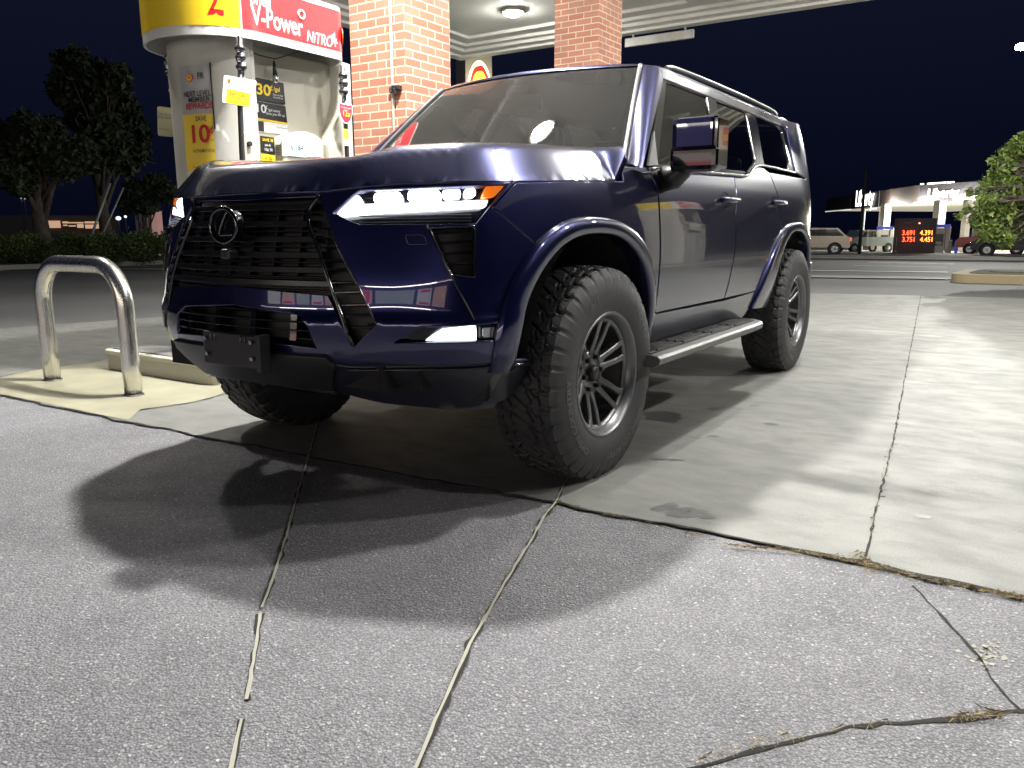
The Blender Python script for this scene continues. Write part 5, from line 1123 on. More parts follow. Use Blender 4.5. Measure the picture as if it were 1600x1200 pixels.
# ------------------------------------------------------------------ trees, shrubs
leafD = mat('leaf_dark', (.04, .062, .03), .7); leafL = mat('leaf_light', (.17, .25, .06), .5); leafM = mat('leaf_mid', (.07, .12, .03), .55)
for m in (leafD, leafL, leafM):
    t = NT(m); oi = t.n('ObjectInfo'); g = t.n('NewGeometry'); base = m.node_tree.nodes['Principled BSDF'].inputs['Base Color'].default_value[:3]
    t.l(t.ramp(g.outputs['Random Per Island'], [(0, tuple(q*.55 for q in base)), (.6, tuple(base)), (1, (base[0]*1.7, base[1]*1.5, base[2]*1.3))]), t.b.inputs['Base Color']); t.b.inputs['Transmission Weight'].default_value = 0
bark = mat('bark', (.09, .07, .055), .9)
t = NT(bark); co = t.coord((1, 1, .2)); nz = t.noise(30, 5, co); t.l(t.ramp(nz, [(.3, (.04, .03, .025)), (.7, (.15, .125, .10))]), t.b.inputs['Base Color']); t.bump(nz, .6, .02)
def leaves(mb, clumps, n, sz, flat=.9):
    cl = [(np.array(c, float), np.array(r if hasattr(r, '__len__') else (r, r, r), float)) for c, r in clumps]; vol = np.array([r.prod()**.8 for _, r in cl]); cnt = (vol/vol.sum()*n).astype(int)
    for (c, r), k in zip(cl, cnt):
        d = rng.normal(size=(k, 3)); d /= np.linalg.norm(d, axis=1)[:, None]; rad_ = rng.random(k)**.42; P_ = c+d*r*rad_[:, None]*(1+.12*rng.normal(size=(k, 1)))
        a = rng.normal(size=(k, 3)); a /= np.linalg.norm(a, axis=1)[:, None]; b = np.cross(a, rng.normal(size=(k, 3))); b /= np.linalg.norm(b, axis=1)[:, None]; s_ = sz*(.6+.8*rng.random(k))[:, None]
        for p, u, v_ in zip(P_, a*s_, b*s_*.55): mb.add([p-u, p+v_*.9-u*.1, p+u, p-v_*.9-u*.1], [(0, 1, 2, 3)])
def tree(pos, h, crown, n, leaf, lm, lab, cat_='tree', grp=None, lean=(0, 0), tr=.14, name='tree'):
    pos = np.array(pos, float); r = empty(name, pos, lab, cat_, grp); mb = MB(); top = pos+np.array([lean[0], lean[1], h*.62]); P_ = [pos+(top-pos)*u+np.array([math.sin(u*5)*.05, math.cos(u*4)*.05-.05, 0]) for u in np.linspace(0, 1, 8)]
    mb.tube(P_, list(np.linspace(tr*1.25, tr*.55, 8)), 10)
    for c, rr_ in crown:
        c = np.array(c)+pos; k = rng.integers(3, 7); st = P_[k]; m_ = (st+c)/2+np.array([0, 0, .15]); mb.tube([st, m_, c], [tr*.45, tr*.28, tr*.08], 6)
        for _ in range(3): e = c+rng.normal(size=3)*np.mean(rr_)*.6; mb.tube([m_, (m_+e)/2+rng.normal(size=3)*.05, e], [tr*.16, tr*.10, tr*.03], 5)
    mb.build('trunk', bark, r); mb = MB(); leaves(mb, [(np.array(c)+pos, rr_) for c, rr_ in crown], n, leaf); mb.build('crown', lm, r); return r
def rc(n, w, h, z0, rr_):
    out = []
    for _ in range(n):
        a = rng.random()*6.28; q = rng.random()**.5; z = z0+h*rng.random(); k = math.sin(math.pi*min(.97, max(.05, (z-z0)/h)))**.6; s_ = rr_*(.6+.7*rng.random()); out.append(((w*q*k*math.cos(a), w*q*k*math.sin(a), z), (s_, s_, s_*.75)))
    return out
# right foreground tree, lit by the forecourt and street lamps
tb = dep(13.6, 1640, 420); tb = (tb[0], tb[1], .15)
cr = []
for px, py, dd, rp in ((1600, 225, 0, 24), (1580, 240, .2, 22), (1566, 262, 0, 22), (1600, 265, .3, 30), (1550, 285, .2, 20), (1575, 300, 0, 30), (1540, 318, -.2, 22), (1560, 330, 0, 28), (1528, 345, .1, 17), (1510, 328, .1, 9), (1545, 360, 0, 22), (1590, 340, .3, 36), (1620, 300, .5, 50), (1640, 340, .5, 50), (1515, 300, 0, 8), (1570, 372, 0, 18), (1497, 338, 0, 8), (1534, 300, 0, 12), (1550, 250, 0, 8)):
    q = dep(13.6+dd, px, py); cr.append((tuple(q-np.array(tb)), (rp*.84/FPX*13.6,)*3))
tree(tb, 2.9, cr, 10000, .048, leafL, 'leafy pale green tree at the right edge lit against the night sky', tr=.10)
mb = MB()
for a_, b_ in (((1560, 270), (1538, 240)), ((1555, 262), (1545, 238)), ((1550, 258), (1537, 265)), ((1560, 265), (1530, 248))):
    p, q = dep(13.6, *a_), dep(13.5, *b_); mb.tube([p, (p+q)/2+np.array([0, 0, .03]), q], [.012, .008, .003], 5)
# left background trees
T1 = gp(62, 27.5); cr1 = []
for px, py, rp in ((20, 230, 34), (60, 225, 38), (100, 245, 34), (40, 200, 26), (15, 265, 26), (80, 205, 22), (125, 240, 28), (-40, 240, 50), (30, 285, 22), (140, 215, 20)):
    q = dep(27.5+rng.normal()*.7, px, py); cr1.append((tuple(q-T1), (rp/FPX*27.5,)*3))
tree(T1, 4.6, cr1, 16000, .13, leafD, 'dark broad tree with thick trunk behind the left hedge', grp='dark trees behind the hedge', tr=.28, lean=(.2, .1))
T2 = gp(165, 31); cr2 = []
for px, py, rp in ((120, 100, 24), (150, 130, 30), (180, 125, 24), (110, 140, 30), (150, 170, 34), (190, 170, 26), (205, 205, 26), (170, 215, 30), (215, 235, 20), (130, 185, 26), (195, 255, 20), (165, 250, 18), (95, 95, 14), (225, 210, 10)):
    q = dep(31+rng.normal()*.7, px, py); cr2.append((tuple(q-T2), (rp/FPX*31,)*3))
tree(T2, 7.0, cr2, 20000, .14, leafD, 'tall dim tree rising above the left hedge toward the pump', grp='dark trees behind the hedge', tr=.22)
T3 = gp(232, 34); cr3 = []
for px, py, rp in ((215, 300, 20), (245, 290, 18), (230, 320, 16), (260, 300, 16), (200, 320, 14)):
    q = dep(34, px, py); cr3.append((tuple(q-T3), (rp/FPX*34,)*3))
tree(T3, 2.6, cr3, 5000, .11, leafD, 'small dark tree just left of the bonnet edge', grp='dark trees behind the hedge', tr=.09)
# hedge shrubs
for i, (px, w, lab) in enumerate(((-30, 62, 'clipped dark shrub partly outside the left edge'), (36, 84, 'wide clipped shrub at the left end of the hedge row'), (108, 56, 'small clipped shrub, second of the hedge row'), (160, 58, 'rounded clipped shrub at the foot of the leaning pole'), (218, 66, 'clipped shrub next to the bonnet of the suv'), (262, 30, 'clipped shrub mostly hidden behind the bonnet'))):
    d = 25.4-i*.1; g_ = gp(px, d); g_[2] += .12; r = empty('shrub', g_, lab, 'shrub', 'clipped shrubs in the planting bed'); rx = w/2/FPX*d; mb = MB()
    leaves(mb, [((g_[0], g_[1], g_[2]+.46), (rx, rx*.9, .50))], 3800, .045)
    for _ in range(6): a = rng.random()*6.28; leaves(mb, [((g_[0]+math.cos(a)*rx*.6, g_[1]+math.sin(a)*rx*.6, g_[2]+.45+.25*rng.random()), (rx*.45, rx*.45, .3))], 320, .045)
    mb.build('foliage', leafM, r); mb = MB(); mb.lathe([(.0, 0), (rx*.62, .05), (rx*.78, .35), (rx*.6, .72), (0.001, .85)], tuple(g_), n=14); mb.build('twigs', mat('twig_dark', (.02, .022, .012), .95), r)
# leaning poles
polem = mat('galvanised', (.38, .38, .37), .5, .4)
for (a_, b_, lab) in (((147, 350), (172, 286), 'pale pole leaning right behind the shrubs, the longer one'), ((163, 350), (193, 293), 'thinner pale pole leaning right beside the longer one')):
    p, q = dep(28.5, *a_), dep(28.5, *b_); base = p-(q-p)*.85; base2 = np.array([base[0], base[1], gz(base[0], base[1])]); mb = MB(); mb.tube([base2, q], .045 if a_[0] < 150 else .03, 10); o = mb.build('leaning_pole', polem); tag(o, lab, 'pole', 'leaning poles behind the hedge')
p, q = dep(29, 63, 352), dep(29, 57, 268); b0_ = gp(64, 29); mb = MB(); mb.tube([b0_, p, q], .07, 10); tag(mb.build('utility_pole', mat('grey_pole', (.12, .12, .12), .6)), 'grey pole leaning against the thick tree trunk', 'pole')
# curve warning sign
g_ = gp(71, 34); sg_ = empty('road_sign', g_, 'small white sign with two black curved arrows beside the trunk', 'road sign'); c_ = dep(34, 70.5, 330); mb = MB(); mb.cyl(g_, (c_[0], c_[1], c_[2]+.1), .03, n=8); mb.build('post', polem, sg_)
fl_ = -CF.copy(); fl_[2] = 0; fl_ /= np.linalg.norm(fl_); Xr = np.cross((0, 0, 1), fl_); mb = MB(); w, h = .13, .22
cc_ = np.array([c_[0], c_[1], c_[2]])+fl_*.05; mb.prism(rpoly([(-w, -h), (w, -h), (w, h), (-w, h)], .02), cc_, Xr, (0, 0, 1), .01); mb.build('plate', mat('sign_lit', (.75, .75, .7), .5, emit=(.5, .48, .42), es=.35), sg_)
mb = MB()
for dx in (-.055, .055): mb.tube([cc_+Xr*(dx-.02)+fl_*.01+np.array([0, 0, -.15]), cc_+Xr*(dx-.03)+fl_*.01, cc_+Xr*(dx+.03)+fl_*.01+np.array([0, 0, .05]), cc_+Xr*(dx+.0)+fl_*.01+np.array([0, 0, .15])], .016, 6)
mb.build('arrows', bsign, sg_)
# distant shop row on the left
def litmat(n, c, e): return mat(n, c, .5, emit=c, es=e)
warm = litmat('window_warm', (1, .62, .38), .42); coolw = litmat('window_cool', (.9, .95, 1), 1.2)
wallD = mat('dark_render', (.10, .09, .085), .8)
def facecam(px, d): 
    g_ = gp(px, d); f = np.array([CAM[0]-g_[0], CAM[1]-g_[1], 0]); f /= np.linalg.norm(f); return g_, np.cross((0, 0, 1), f), f
g_, Xr, F_ = facecam(118, 90); shop = empty('shop_building', g_, 'long low shop with a bright window strip behind the left hedge', 'shop')
m2p = 90/FPX
mb = MB(); zc0 = dep(90, 118, 352)[2]
mb.prism([(-9, g_[2]), (4.6, g_[2]), (4.6, zc0+1.1), (-9, zc0+1.1)], g_*np.array([1, 1, 0])-F_*1, Xr, (0, 0, 1), 8); mb.build('wall', wallD, shop)
def fwin(px0, py0, px1, py1, m, nm='window', d=89.5, par=None, o0=None):
    a, b = dep(d, px0, py1), dep(d, px1, py0); mb = MB(); c = (a+b)/2; w = (px1-px0)/FPX*d/2; h = (py1-py0)/FPX*d/2
    mb.prism([(-w, -h), (w, -h), (w, h), (-w, h)], c, Xr, (0, 0, 1), .1); return mb.build(nm, m, par if par is not None else shop)
for q in ((71, 345, 93, 356), (98, 346, 106, 349), (107, 347, 129, 349), (99, 351, 105, 353), (121, 350, 130, 356), (134, 346, 164, 349), (134, 351, 148, 357), (150, 350, 164, 357), (108, 352, 118, 354)): fwin(*q, warm)
# parked car silhouettes on the left with lights
def small_car(g_, Xr, L_, H_, m, lab, name='parked_car', grp=None, tail=None, head=None, kind='suv', flipx=1):
    r = empty(name, g_, lab, 'car' if kind != 'pickup' else 'pickup truck', grp); F_ = np.cross(Xr, (0, 0, 1)); Wd = 1.8; Y_ = np.array([0, 0, 1.]); Xq = Xr*flipx
    pr_ = {'suv': [(-.5, .28), (-.5, .55), (-.47, .66), (-.22, .70), (-.10, .96), (.02, 1.0), (.34, .98), (.46, .68), (.5, .62), (.5, .28)],
           'sedan': [(-.5, .25), (-.5, .52), (-.46, .62), (-.20, .68), (-.08, .96), (.18, 1.0), (.33, .72), (.49, .66), (.5, .5), (.5, .25)],
           'pickup': [(-.5, .3), (-.5, .56), (-.46, .64), (-.24, .68), (-.15, .97), (.06, 1.0), (.10, .68), (.5, .66), (.5, .3)]}[kind]
    P_ = [(x*L_, y*H_) for x, y in pr_]; C0 = np.array([g_[0], g_[1], g_[2]]); rows = []
    for k, sc_ in ((-Wd/2, .97), (-Wd/2+.06, 1), (Wd/2-.06, 1), (Wd/2, .97)): rows.append([C0+Xq*x*sc_+Y_*(H_*.3+(y-H_*.3)*sc_)+F_*k for x, y in P_])
    mb = MB(); mb.grid(rows, False, closed=True); n = len(P_); kk = len(mb.v)-4*n; mb.f += [[kk+i for i in range(n)], [kk+3*n+i for i in range(n)][::-1]]; mb.sm += [False]*2; mb.mi += [0]*2; ob_ = mb.build('body', m, r); bevelmod(ob_, .10, 3); [setattr(p, 'use_smooth', True) for p in ob_.data.polygons]; ob_.data.set_sharp_from_angle(angle=.9)
    gl = [(x*L_, y*H_) for x, y in {'suv': [(-.20, .70), (-.09, .93), (.32, .94), (.42, .69)], 'sedan': [(-.17, .68), (-.07, .93), (.17, .96), (.29, .72)], 'pickup': [(-.21, .68), (-.14, .93), (.045, .95), (.08, .68)]}[kind]]
    for s_ in (-1, 1):
        mb = MB(); q = [(x, y) for x, y in gl]; pts = [C0+Xq*x+Y_*y+F_*s_*(Wd/2+.008) for x, y in q]; mb.add(pts, [(0, 1, 2, 3)]); mb.build('side_glass', black, r)
        for wx in (-.31, .31):
            c = C0+Xq*wx*L_+Y_*.33+F_*s_*(Wd/2-.10); mb = MB(); mb.tube([c-F_*.11, c+F_*s_*.105], .42, 20); mb.build('wheel_arch', liner, r); mb = MB(); mb.tube([c-F_*.11, c+F_*s_*.12], .335, 20); w = mb.build('wheel', rubber, r); mb = MB(); mb.tube([c+F_*s_*.10, c+F_*s_*.135], [.22, .19], 20)
            for k in range(5): a = k*1.2566; mb.tube([c+F_*s_*.14, c+F_*s_*.14+(Xq*math.cos(a)+Y_*math.sin(a))*.18], .028, 5)
            mb.build('rim', mat('car_rim', (.5, .5, .5), .3, .8), w)
    for nm, v_, xx in (('tail_light', tail, .492), ('head_light', head, -.492)):
        if v_ is not None:
            for s_ in (-1, 1): mb = MB(); c = C0+Xq*xx*L_+Y_*H_*.57+F_*s_*(Wd/2-.16); mb.box(c, (.16, .3, .2) , M=Matrix(((Xq[0], F_[0], 0), (Xq[1], F_[1], 0), (0, 0, 1))), bev=.02); mb.build(nm, v_, r)
    return r
redl = litmat('tail_glow', (1, .06, .03), 2.2); whl = litmat('head_glow', (1, .97, .85), 6)
_, Xr0, _ = facecam(15, 46)
small_car(gp(14, 40), Xr0, 4.4, 1.35, mat('car_dark_red', (.10, .01, .012), .3, .3, 1), 'dim dark sedan parked behind the hedge at the far left', kind='sedan', grp='cars parked beyond the left hedge')
small_car(gp(85, 60), Xr0, 4.3, 1.4, mat('car_white', (.6, .6, .6), .3, 0, 1), 'pale car half hidden behind the hedge under the curve sign', kind='sedan', grp='cars parked beyond the left hedge')
# pale fence-like boards and lights at left behind the hedge
g_, Xr, F_ = facecam(222, 48); fn = empty('board_fence', g_, 'row of pale upright boards behind the hedge next to the bonnet', 'fence'); 
for px, w_, top in ((213, 4, 337), (219, 4, 334), (226, 6, 332), (233, 5, 338)): 
    a = dep(48, px, top); h = a[2]-g_[2]; mb = MB(); mb.box((a[0], a[1], g_[2]+h/2), (w_/FPX*48, .05, h), rz=math.atan2(Xr[1], Xr[0])); mb.build('board', mat('pale_board', (.30, .27, .22), .8), fn)
glow = [(185, 341, 4, 3, coolw, 'small white lamp glow left of the board fence'), (196, 338.5, 2, 2, coolw, 'tiny white light right of the other white lamp'), (158, 338, 4, 1.5, coolw, 'flat white lamp above the shop strip'), (33.5, 310, 1.5, .7, coolw, 'tiny white light high behind the left trunk'), (38, 310.5, 1.2, .7, coolw, 'second tiny white light behind the left trunk'), (218, 248, 4, 2, redl, 'small red traffic light between the tree and the pump')]
for px, py, w_, h_, m, lab in glow:
    d = 70; a = dep(d, px, py); g_, Xr, F_ = facecam(px, d); r = empty('distant_lamp', g_, lab, 'lamp', 'small lights far away in the dark'); mb = MB(); mb.prism([(w_/FPX*d*math.cos(u), h_/FPX*d*math.sin(u)) for u in np.linspace(0, 6.28, 13)[:-1]], a, Xr, (0, 0, 1), .1); mb.build('glow', m, r); mb = MB(); mb.cyl((a[0], a[1], g_[2]), a-F_*.15, .05, n=6); mb.build('post', wallD, r)
g_, Xr, F_ = facecam(240, 60); kiosk = empty('kiosk', g_, 'pinkish lit stall behind the hedge beside the bonnet', 'kiosk'); mb = MB(); a = dep(60, 238, 330); mb.box((a[0], a[1], (a[2]+g_[2])/2), (1.0, 1.0, a[2]-g_[2]), rz=.6, bev=.02); mb.build('body', mat('stall_pink', (.5, .3, .28), .7, emit=(.8, .45, .4), es=.25), kiosk); mb = MB(); mb.box((a[0], a[1], a[2]+.05), (1.2, 1.2, .1), rz=.6); mb.build('roof', wallD, kiosk)

# ------------------------------------------------------------------ the other station across the road
PTS = {}
def zat(px, py, d): return dep(d, px, py)
st = empty('station_canopy', gp(1437, 72), 'rival station canopy across the road with dark fascia and white Liberty letters', 'canopy')
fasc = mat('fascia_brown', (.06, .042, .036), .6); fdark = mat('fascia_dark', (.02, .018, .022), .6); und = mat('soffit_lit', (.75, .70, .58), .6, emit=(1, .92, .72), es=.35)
A = dep(105, 1292, 314); B_ = dep(72, 1437, 305); C_ = dep(61, 1640, 300)
def fpoly(P0, P1, h0, h1, nm, m, th=.4, lift=0., par=st):
    "upright panel from P0 to P1 (bottoms/tops by pixel)"
    X = np.array([P1[0]-P0[0], P1[1]-P0[1], 0]); L_ = np.linalg.norm(X); X /= L_; mb = MB(); mb.prism([(0, h0[0]), (L_, h0[0]), (L_, h0[1]), (0, h0[1])], (P0[0]+X[1]*lift, P0[1]-X[0]*lift, 0), X, (0, 0, 1), th); return mb.build(nm, m, par), X, L_
zb_f = dep(72, 1437, 317)[2]; zt_f = dep(72, 1437, 289)[2]
fpoly(A, B_, (zb_f, zt_f), 0, 'fascia', fasc); _, XB, LB = fpoly(B_, C_, (zb_f, zt_f+.0), 0, 'fascia', fdark, lift=.05)
XA = np.array([B_[0]-A[0], B_[1]-A[1], 0]); LA = np.linalg.norm(XA); XA /= LA
back = np.array([-XB[1], XB[0], 0])
mb = MB(); V = [np.array([*A[:2], 0]), np.array([*B_[:2], 0]), np.array([*C_[:2], 0]), np.array([*C_[:2], 0])+back*14, np.array([*A[:2], 0])+back*22]
mb.add([(q[0], q[1], zb_f+.02) for q in V]+[(q[0], q[1], zt_f-.05) for q in V], [[4, 3, 2, 1, 0], [5, 6, 7, 8, 9]]); mb.build('soffit', und, st)
litw = mat('letters_lit', (1, 1, 1), .4, emit=(1, 1, .92), es=2.6)
u_ = (dep(72, 1450, 300)[:2]-B_[:2]); 
def onfascia(P0, X, px):
    d = ray(px, 300)[:2]; M_ = np.array([[d[0], -X[0]], [d[1], -X[1]]]); s_ = np.linalg.solve(M_, np.array(P0[:2])-CAM[:2]); return np.array([P0[0]+X[0]*s_[1], P0[1]+X[1]*s_[1], 0]), s_[0]
# Liberty on the near front
q0, d0 = onfascia(B_, XB, 1450); q1, d1 = onfascia(B_, XB, 1501); w = np.linalg.norm(q1-q0); c_ = (q0+q1)/2; zc_ = dep((d0+d1)/2, 1475, 302)[2]; nB = np.array([XB[1], -XB[0], 0])
text('Liberty', (c_[0], c_[1], zc_)+nB*.12, XB, (0, 0, 1), w/3.0*1.0, litw, st, 'station_name', off=.03, sx=1.0)
for a_, b_ in ((1437.5, 1442), (1448, 1477), (1479, 1489)):
    qa, da = onfascia(B_, XB, a_); qb, db = onfascia(B_, XB, b_); mb = MB(); mb.tube([(*(qa[:2]), zt_f+.06), (*(qb[:2]), zt_f+.06)], .06, 6); mb.build('top_light', litw, st)
q0, d0 = onfascia(A, XA, 1340); q1, d1 = onfascia(A, XA, 1370); w = np.linalg.norm(q1-q0); c_ = (q0+q1)/2; nA = np.array([XA[1], -XA[0], 0]); zc_ = dep((d0+d1)/2, 1355, 310)[2]
fpoly(onfascia(A, XA, 1332)[0], onfascia(A, XA, 1375)[0], (zb_f, zt_f), 0, 'fascia_panel', fdark, th=.1, lift=.06)
text('Liberty', (c_[0], c_[1], zc_)+nA*.2, XA, (0, 0, 1), w/3.0, litw, st, 'station_name', off=.03)
fpoly(onfascia(A, XA, 1293)[0], onfascia(A, XA, 1331)[0], (zb_f, zt_f-.2), 0, 'fascia_panel', mat('fascia_olive', (.07, .065, .045), .7), th=.1, lift=.06)
qa, qb = onfascia(A, XA, 1292)[0], onfascia(A, XA, 1331)[0]; mb = MB(); mb.tube([(*qa[:2], zb_f-.04)+nA*.1 if 0 else (qa[0], qa[1], zb_f-.05), (qb[0], qb[1], zb_f-.05)], .07, 6); mb.build('edge_light', mat('edge_glow', (.8, .85, .7), .5, emit=(.8, .85, .7), es=.6), st)
pillm = mat('pillar_lit', (.80, .76, .66), .6)
for px0, px1, d in ((1374, 1389, 76), (1457, 1474, 66), (1502, 1514, 64), (1372, 1376, 92)):
    g_ = gp((px0+px1)/2, d); w = (px1-px0)/FPX*d*.85; mb = MB(); mb.box((g_[0], g_[1], (g_[2]+zb_f)/2), (w, w*.8, zb_f-g_[2]), rz=math.atan2(XB[1], XB[0])-.25); p_ = mb.build('pillar', pillm, st)
    if px1-px0 > 6:
        a = dep(d-w*.7, px0*.35+px1*.65, 329); mb = MB(); mb.box(a, (.22, .1, .12), rz=.2); mb.build('wall_lamp', satin, p_)
# flood light under that canopy (the rows of lamps there)
for (px, d) in ((1385, 80), (1430, 72), (1490, 68), (1560, 64)):
    g_ = gp(px, d); r = empty('canopy_lamp', (g_[0], g_[1], zb_f-.02), {1385: 'lamp under the left end of the rival canopy', 1430: 'lamp under the middle of the rival canopy', 1490: 'lamp under the rival canopy near its white letters', 1560: 'lamp under the rival canopy behind the lit tree'}[px], 'ceiling lamp', 'lamps under the rival canopy')
    mb = MB(); mb.box((g_[0], g_[1], zb_f-.05), (.5, .5, .08), bev=.02); mb.build('lens', lens, r); l = bpy.data.lights.new('lamp_light', 'POINT'); l.energy = 2400; l.color = (1, .95, .82); l.shadow_soft_size = .3; o = bpy.data.objects.new('lamp_light', l); C.objects.link(o); o.parent = r; o.location = (0, 0, -.35)
# small pumps across the road
blue = mat('pump_blue', (.04, .06, .45), .4, emit=(.1, .12, .7), es=.25)
for px, d, lab, w in ((1383, 70, 'white and blue pump left of the red price board', 24), (1469, 62, 'white and blue pump right of the red price board', 28), (1530, 61, 'blue and white pump under the lit tree', 20)):
    g_, Xr, F_ = facecam(px, d); r = empty('fuel_pump', g_, lab, 'fuel pump', 'pumps of the station across the road'); rz_ = math.atan2(Xr[1], Xr[0]); s_ = w/FPX*d
    mb = MB(); mb.box((g_[0], g_[1], g_[2]+.95), (s_*.55, .5, 1.9), rz=rz_, bev=.04); mb.build('cabinet', pillm, r)
    for sd in (-.36, .42): c = g_+Xr*s_*sd; mb = MB(); mb.box((c[0], c[1], g_[2]+1.0), (s_*.22, .6, 2.1), rz=rz_, bev=.04); mb.build('side_panel', pillm, r)
    mb = MB(); mb.box((g_[0], g_[1], g_[2]+2.05), (s_*1.0, .65, .26), rz=rz_, bev=.04); mb.build('header', blue, r)
    c = g_+F_*.28; mb = MB(); mb.box((c[0], c[1], g_[2]+1.0), (s_*.42, .06, .9), rz=rz_, bev=.01); mb.build('display', mat('pump_display', (.05, .05, .05), .4), r)
    c = g_+F_*.33; mb = MB(); mb.box((c[0], c[1], g_[2]+.75), (s_*.3, .05, .22), rz=rz_, bev=.01); mb.build('label', white, r)
# price board
g_, Xr, F_ = facecam(1430, 56); pb_ = empty('price_board', g_, 'dark board with red and orange petrol prices across the road', 'price sign')
def bpx(px0, py0, px1, py1, d=56): 
    a, b = dep(d, px0, py1), dep(d, px1, py0); c = (a+b)/2; return c, (px1-px0)/FPX*d, (py1-py0)/FPX*d
c, w, h = bpx(1405, 341.5, 1459, 387); hb2 = c[2]+h/2-g_[2]
mb = MB(); mb.prism([(-w/2, g_[2]), (w/2, g_[2]), (w/2, c[2]+h/2), (-w/2, c[2]+h/2)], (c[0], c[1], 0), Xr, (0, 0, 1), .4); mb.build('board', mat('board_maroon', (.035, .008, .016), .5), pb_)
mb = MB(); e0_ = np.array([c[0], c[1], 0])-Xr*(w/2+.12); mb.box((e0_[0], e0_[1], (g_[2]+c[2]+h/2)/2), (.22, .4, c[2]+h/2-g_[2]), rz=math.atan2(Xr[1], Xr[0])); mb.build('side_post', wallD, pb_)
mb = MB(); mb.box((c[0]+F_[0]*.02, c[1]+F_[1]*.02, (g_[2]+c[2]+h/2)/2), (.05, .05, c[2]+h/2-g_[2]), rz=math.atan2(Xr[1], Xr[0])); mb.build('divider', wallD, pb_)
for k_, (s_, px, py, col) in enumerate((('3.691', 1420, 364, (1, .07, .02)), ('3.751', 1420, 374.5, (1, .07, .02)), ('4.391', 1448, 364, (1, .22, .03)), ('4.451', 1448, 374.5, (1, .22, .03)))):
    c, w, h = bpx(px-8.5, py-4, px+8.5, py+4, 55.7); m = litmat('digit_red' if k_ < 2 else 'digit_orange', col, 6)
    text(s_, c, Xr, (0, 0, 1), h*1.3, m, pb_, 'price', off=.0, fit=w)
c, w, h = bpx(1409, 346, 1430, 350, 55.7); text('Liberty', c, Xr, (0, 0, 1), h*1.0, mat('faint_print', (.18, .15, .16), .5), pb_, 'board_name')
c, w, h = bpx(1436, 348, 1437.5, 349.5, 55.6); mb = MB(); mb.box(c, (.09, .05, .09)); mb.build('small_lamp', litmat('spot_red', (1, .4, .3), 3), pb_)
# vehicles across the road
champ = mat('car_champagne', (.34, .29, .23), .35, .6, 1)
g_, Xr, F_ = facecam(1292, 50); small_car(gp(1268, 50)+np.array([0, 0, .0]), Xr, 4.6, 1.62, champ, 'champagne crossover seen from the side behind the tail of the suv', tail=redl, grp='cars at the station across the road')
g_, Xr, F_ = facecam(1350, 66); Xp = np.array([Xr[0]*math.cos(.7)-Xr[1]*math.sin(.7), Xr[0]*math.sin(.7)+Xr[1]*math.cos(.7), 0]); small_car(gp(1352, 66), Xp, 5.4, 1.8, mat('car_mint', (.42, .50, .46), .35, .2, 1), 'pale green pickup under the left end of the rival canopy', name='pickup_truck', kind='pickup')
g_, Xr, F_ = facecam(1580, 50); small_car(gp(1590, 47), Xr, 4.6, 1.45, black, 'black sedan under the tree at the right edge', kind='sedan', grp='cars at the station across the road')
small_car(gp(1555, 56), Xr, 4.6, 1.7, mat('car_red', (.30, .015, .02), .3, .2, 1), 'dark red car behind the black sedan under the tree', tail=redl, grp='cars at the station across the road')
# right shop behind the tree
g_, Xr, F_ = facecam(1585, 78); sb = empty('shop_building', g_, 'low cream lit shop behind the tree at the right edge', 'shop'); mb = MB(); ztp = dep(78, 1575, 336)[2]; mb.prism([(-3.4, g_[2]), (12, g_[2]), (12, ztp), (-3.4, ztp)], (g_[0], g_[1], 0), Xr, (0, 0, 1), 8); mb.build('wall', mat('cream_wall', (.62, .55, .42), .8), sb)
shop = sb
fwin(1566, 348, 1594, 362, mat('shop_glass', (.1, .09, .08), .2, emit=(1, .8, .5), es=.25), d=77.6)
for px in (1573, 1580, 1587): fwin(px-.5, 348, px+.5, 362, mat('mullion', (.08, .07, .06), .5), 'mullion', d=77.4)
fwin(1552, 334, 1600, 340, mat('eave_lit', (.8, .72, .55), .6, emit=(1, .9, .65), es=.5), 'eave', d=77.2)
l = bpy.data.lights.new('shop_light', 'POINT'); l.energy = 500; l.color = (1, .85, .6); l.shadow_soft_size = .3; o = bpy.data.objects.new('shop_light', l); C.objects.link(o); o.parent = sb; o.location = Vector(F_*3)+Vector((0, 0, 2.6))
# bollards and bins over there
for px, lab, m in ((1487, 'white bollard between pump and pillar', white), (1540, 'white bollard under the tree', white), (1497, 'blue bin beside the white pillar', blue)):
    g_ = gp(px, 58); r_o = MB(); r_o.lathe([(0, .95), (.09, .93), (.11, .85), (.11, 0)], tuple(g_), n=14); tag(r_o.build('bollard' if m is white else 'waste_bin', m), lab, 'bollard' if m is white else 'bin')
g_ = gp(1548, 52); mb = MB(); mb.lathe([(.02, .75), (.05, .7), (.15, .05), (.2, .04), (.2, 0)], tuple(g_), n=14); tag(mb.build('traffic_cone', litmat('cone_orange', (.9, .35, .15), .1)), 'orange traffic cone beside the red car under the tree', 'cone')
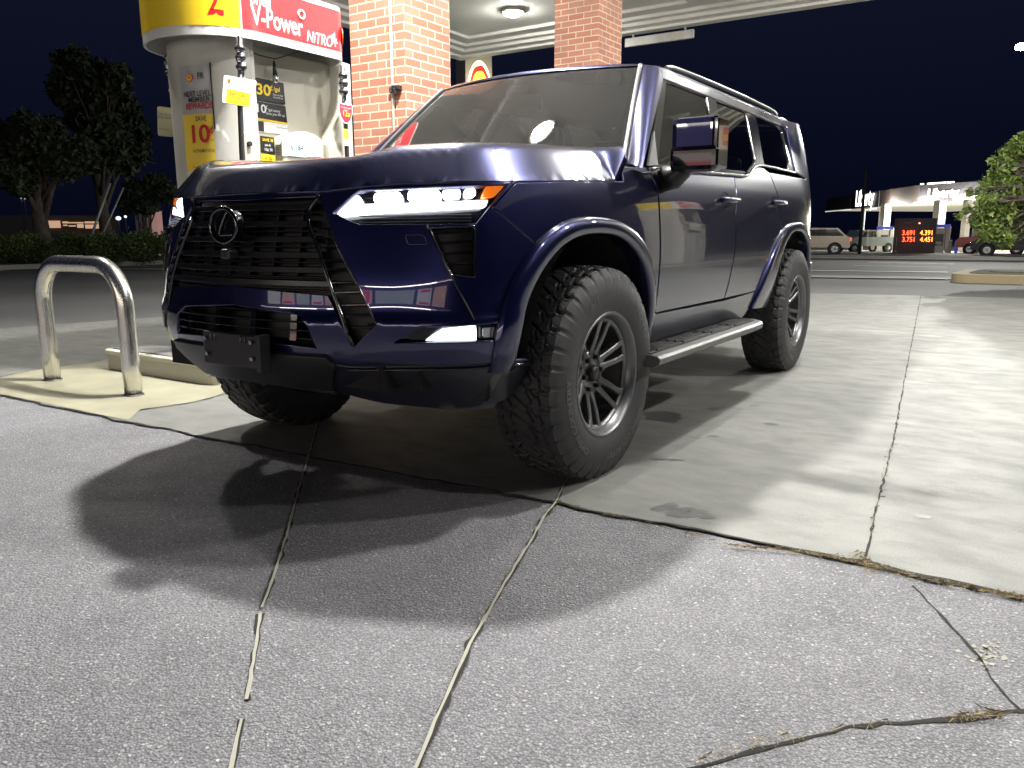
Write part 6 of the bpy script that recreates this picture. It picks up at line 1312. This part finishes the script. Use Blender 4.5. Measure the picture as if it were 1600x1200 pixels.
# street light (white post) left of the pillars
def street_lamp(px, ptop, d, lab, arm=1.2, energy=0, r0=.07, emis=1.0, headw=.5):
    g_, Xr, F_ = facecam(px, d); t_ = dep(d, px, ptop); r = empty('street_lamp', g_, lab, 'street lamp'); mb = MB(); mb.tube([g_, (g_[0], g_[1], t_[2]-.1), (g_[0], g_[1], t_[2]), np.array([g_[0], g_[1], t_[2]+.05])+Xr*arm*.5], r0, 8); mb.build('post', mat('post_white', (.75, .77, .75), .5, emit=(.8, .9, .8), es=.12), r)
    c = np.array([g_[0], g_[1], t_[2]+.04])+Xr*arm*.7; mb = MB(); mb.box(c, (headw, .3, .12), rz=math.atan2(Xr[1], Xr[0]), bev=.03); mb.build('lamp_head', litmat('head_lit', (1, 1, .95), emis), r); return r, c
street_lamp(1349, 327, 70, 'white lamp post with short arm beside the pale pickup', arm=1.0)
# tall lamp at the top right
g_, Xr, F_ = facecam(1599, 24); hd = dep(24, 1598, 73); r = empty('street_lamp', gp(1620, 24.5), 'bright street lamp at the top right above the tree', 'street lamp'); pg = gp(1640, 24.5)
mb = MB(); mb.tube([pg, (pg[0], pg[1], hd[2]+.1), hd+Xr*.4], .06, 10); mb.build('post', satin, r); mb = MB(); mb.box(hd, (.35, .25, .16), rz=.5, bev=.05); mb.build('lamp_head', lens, r)
l = bpy.data.lights.new('lamp_light', 'POINT'); l.energy = 3600; l.color = (1, 1, .93); l.shadow_soft_size = .12; o = bpy.data.objects.new('lamp_light', l); C.objects.link(o); o.parent = r; o.location = Vector(hd)-Vector(r.location)+Vector((0, 0, -.2))
# dark utility pole behind suv
g_ = gp(1345.5, 48); mb = MB(); mb.cyl(g_, (g_[0], g_[1], g_[2]+5), .10, .08, 10); tag(mb.build('utility_pole', mat('dark_pole', (.015, .014, .013), .9)), 'dark wooden utility pole in front of the rival canopy', 'pole')

# ------------------------------------------------------------------ the shop behind the camera (seen mirrored in the paint)
sx0, sx1, sy = -16., 14., -19.; shp = empty('convenience_store', (0, sy, 0), 'long brown convenience store with lit windows mirrored in the bumper', 'shop')
mb = MB(); mb.box(((sx0+sx1)/2, sy-4, 2.1), (sx1-sx0, 8, 4.2)); mb.build('wall', mat('store_brown', (.20, .15, .12), .8), shp)
mb = MB(); mb.box(((sx0+sx1)/2, sy+.3, 4.3), (sx1-sx0+.6, 1.2, .9)); mb.build('fascia', mat('store_cream', (.55, .48, .40), .7), shp)
mb = MB(); mb.box(((sx0+sx1)/2, sy+.95, 3.80), (sx1-sx0+.6, .08, .10)); mb.build('light_strip', litmat('strip_lit', (1, .95, .85), 5), shp)
for k, x in enumerate(np.arange(-14, 13, 2.6)):
    mb = MB(); mb.box((x, sy+.04, 1.75), (2.2, .08, 2.7)); w_ = mb.build('window', mat(('store_window_a', 'store_window_b', 'store_window_c')[k % 3], (.5, .5, .5), .2, emit=((.7, .72, .7), (.75, .45, .35), (.35, .45, .42))[k % 3], es=1.6), shp)
    mb = MB(); mb.box((x, sy+.12, 2.6 if k % 2 else 1.5), (1.6, .05, .5)); mb.build('poster', litmat('poster_red', (.9, .05, .08), 1.3) if k % 2 else litmat('poster_yellow', (.95, .7, .05), 1.5), w_)
text('Food Mart', (2.5, sy+.91, 4.35), (-1, 0, 0), (0, 0, 1), .8, mat('store_letters', (.06, .06, .07), .4), shp, 'store_name', off=.02)
for k, (x, w_) in enumerate(((-9, 130), (-1, 130), (7, 130))):
    l = bpy.data.lights.new('store_light', 'AREA'); l.shape = 'RECTANGLE'; l.size = 6; l.size_y = .3; l.energy = w_; l.color = (1, .95, .86); o = bpy.data.objects.new('store_light', l); C.objects.link(o); o.parent = shp; o.location = (x, 1.6, 3.75); o.rotation_euler = (math.radians(25), 0, 0)
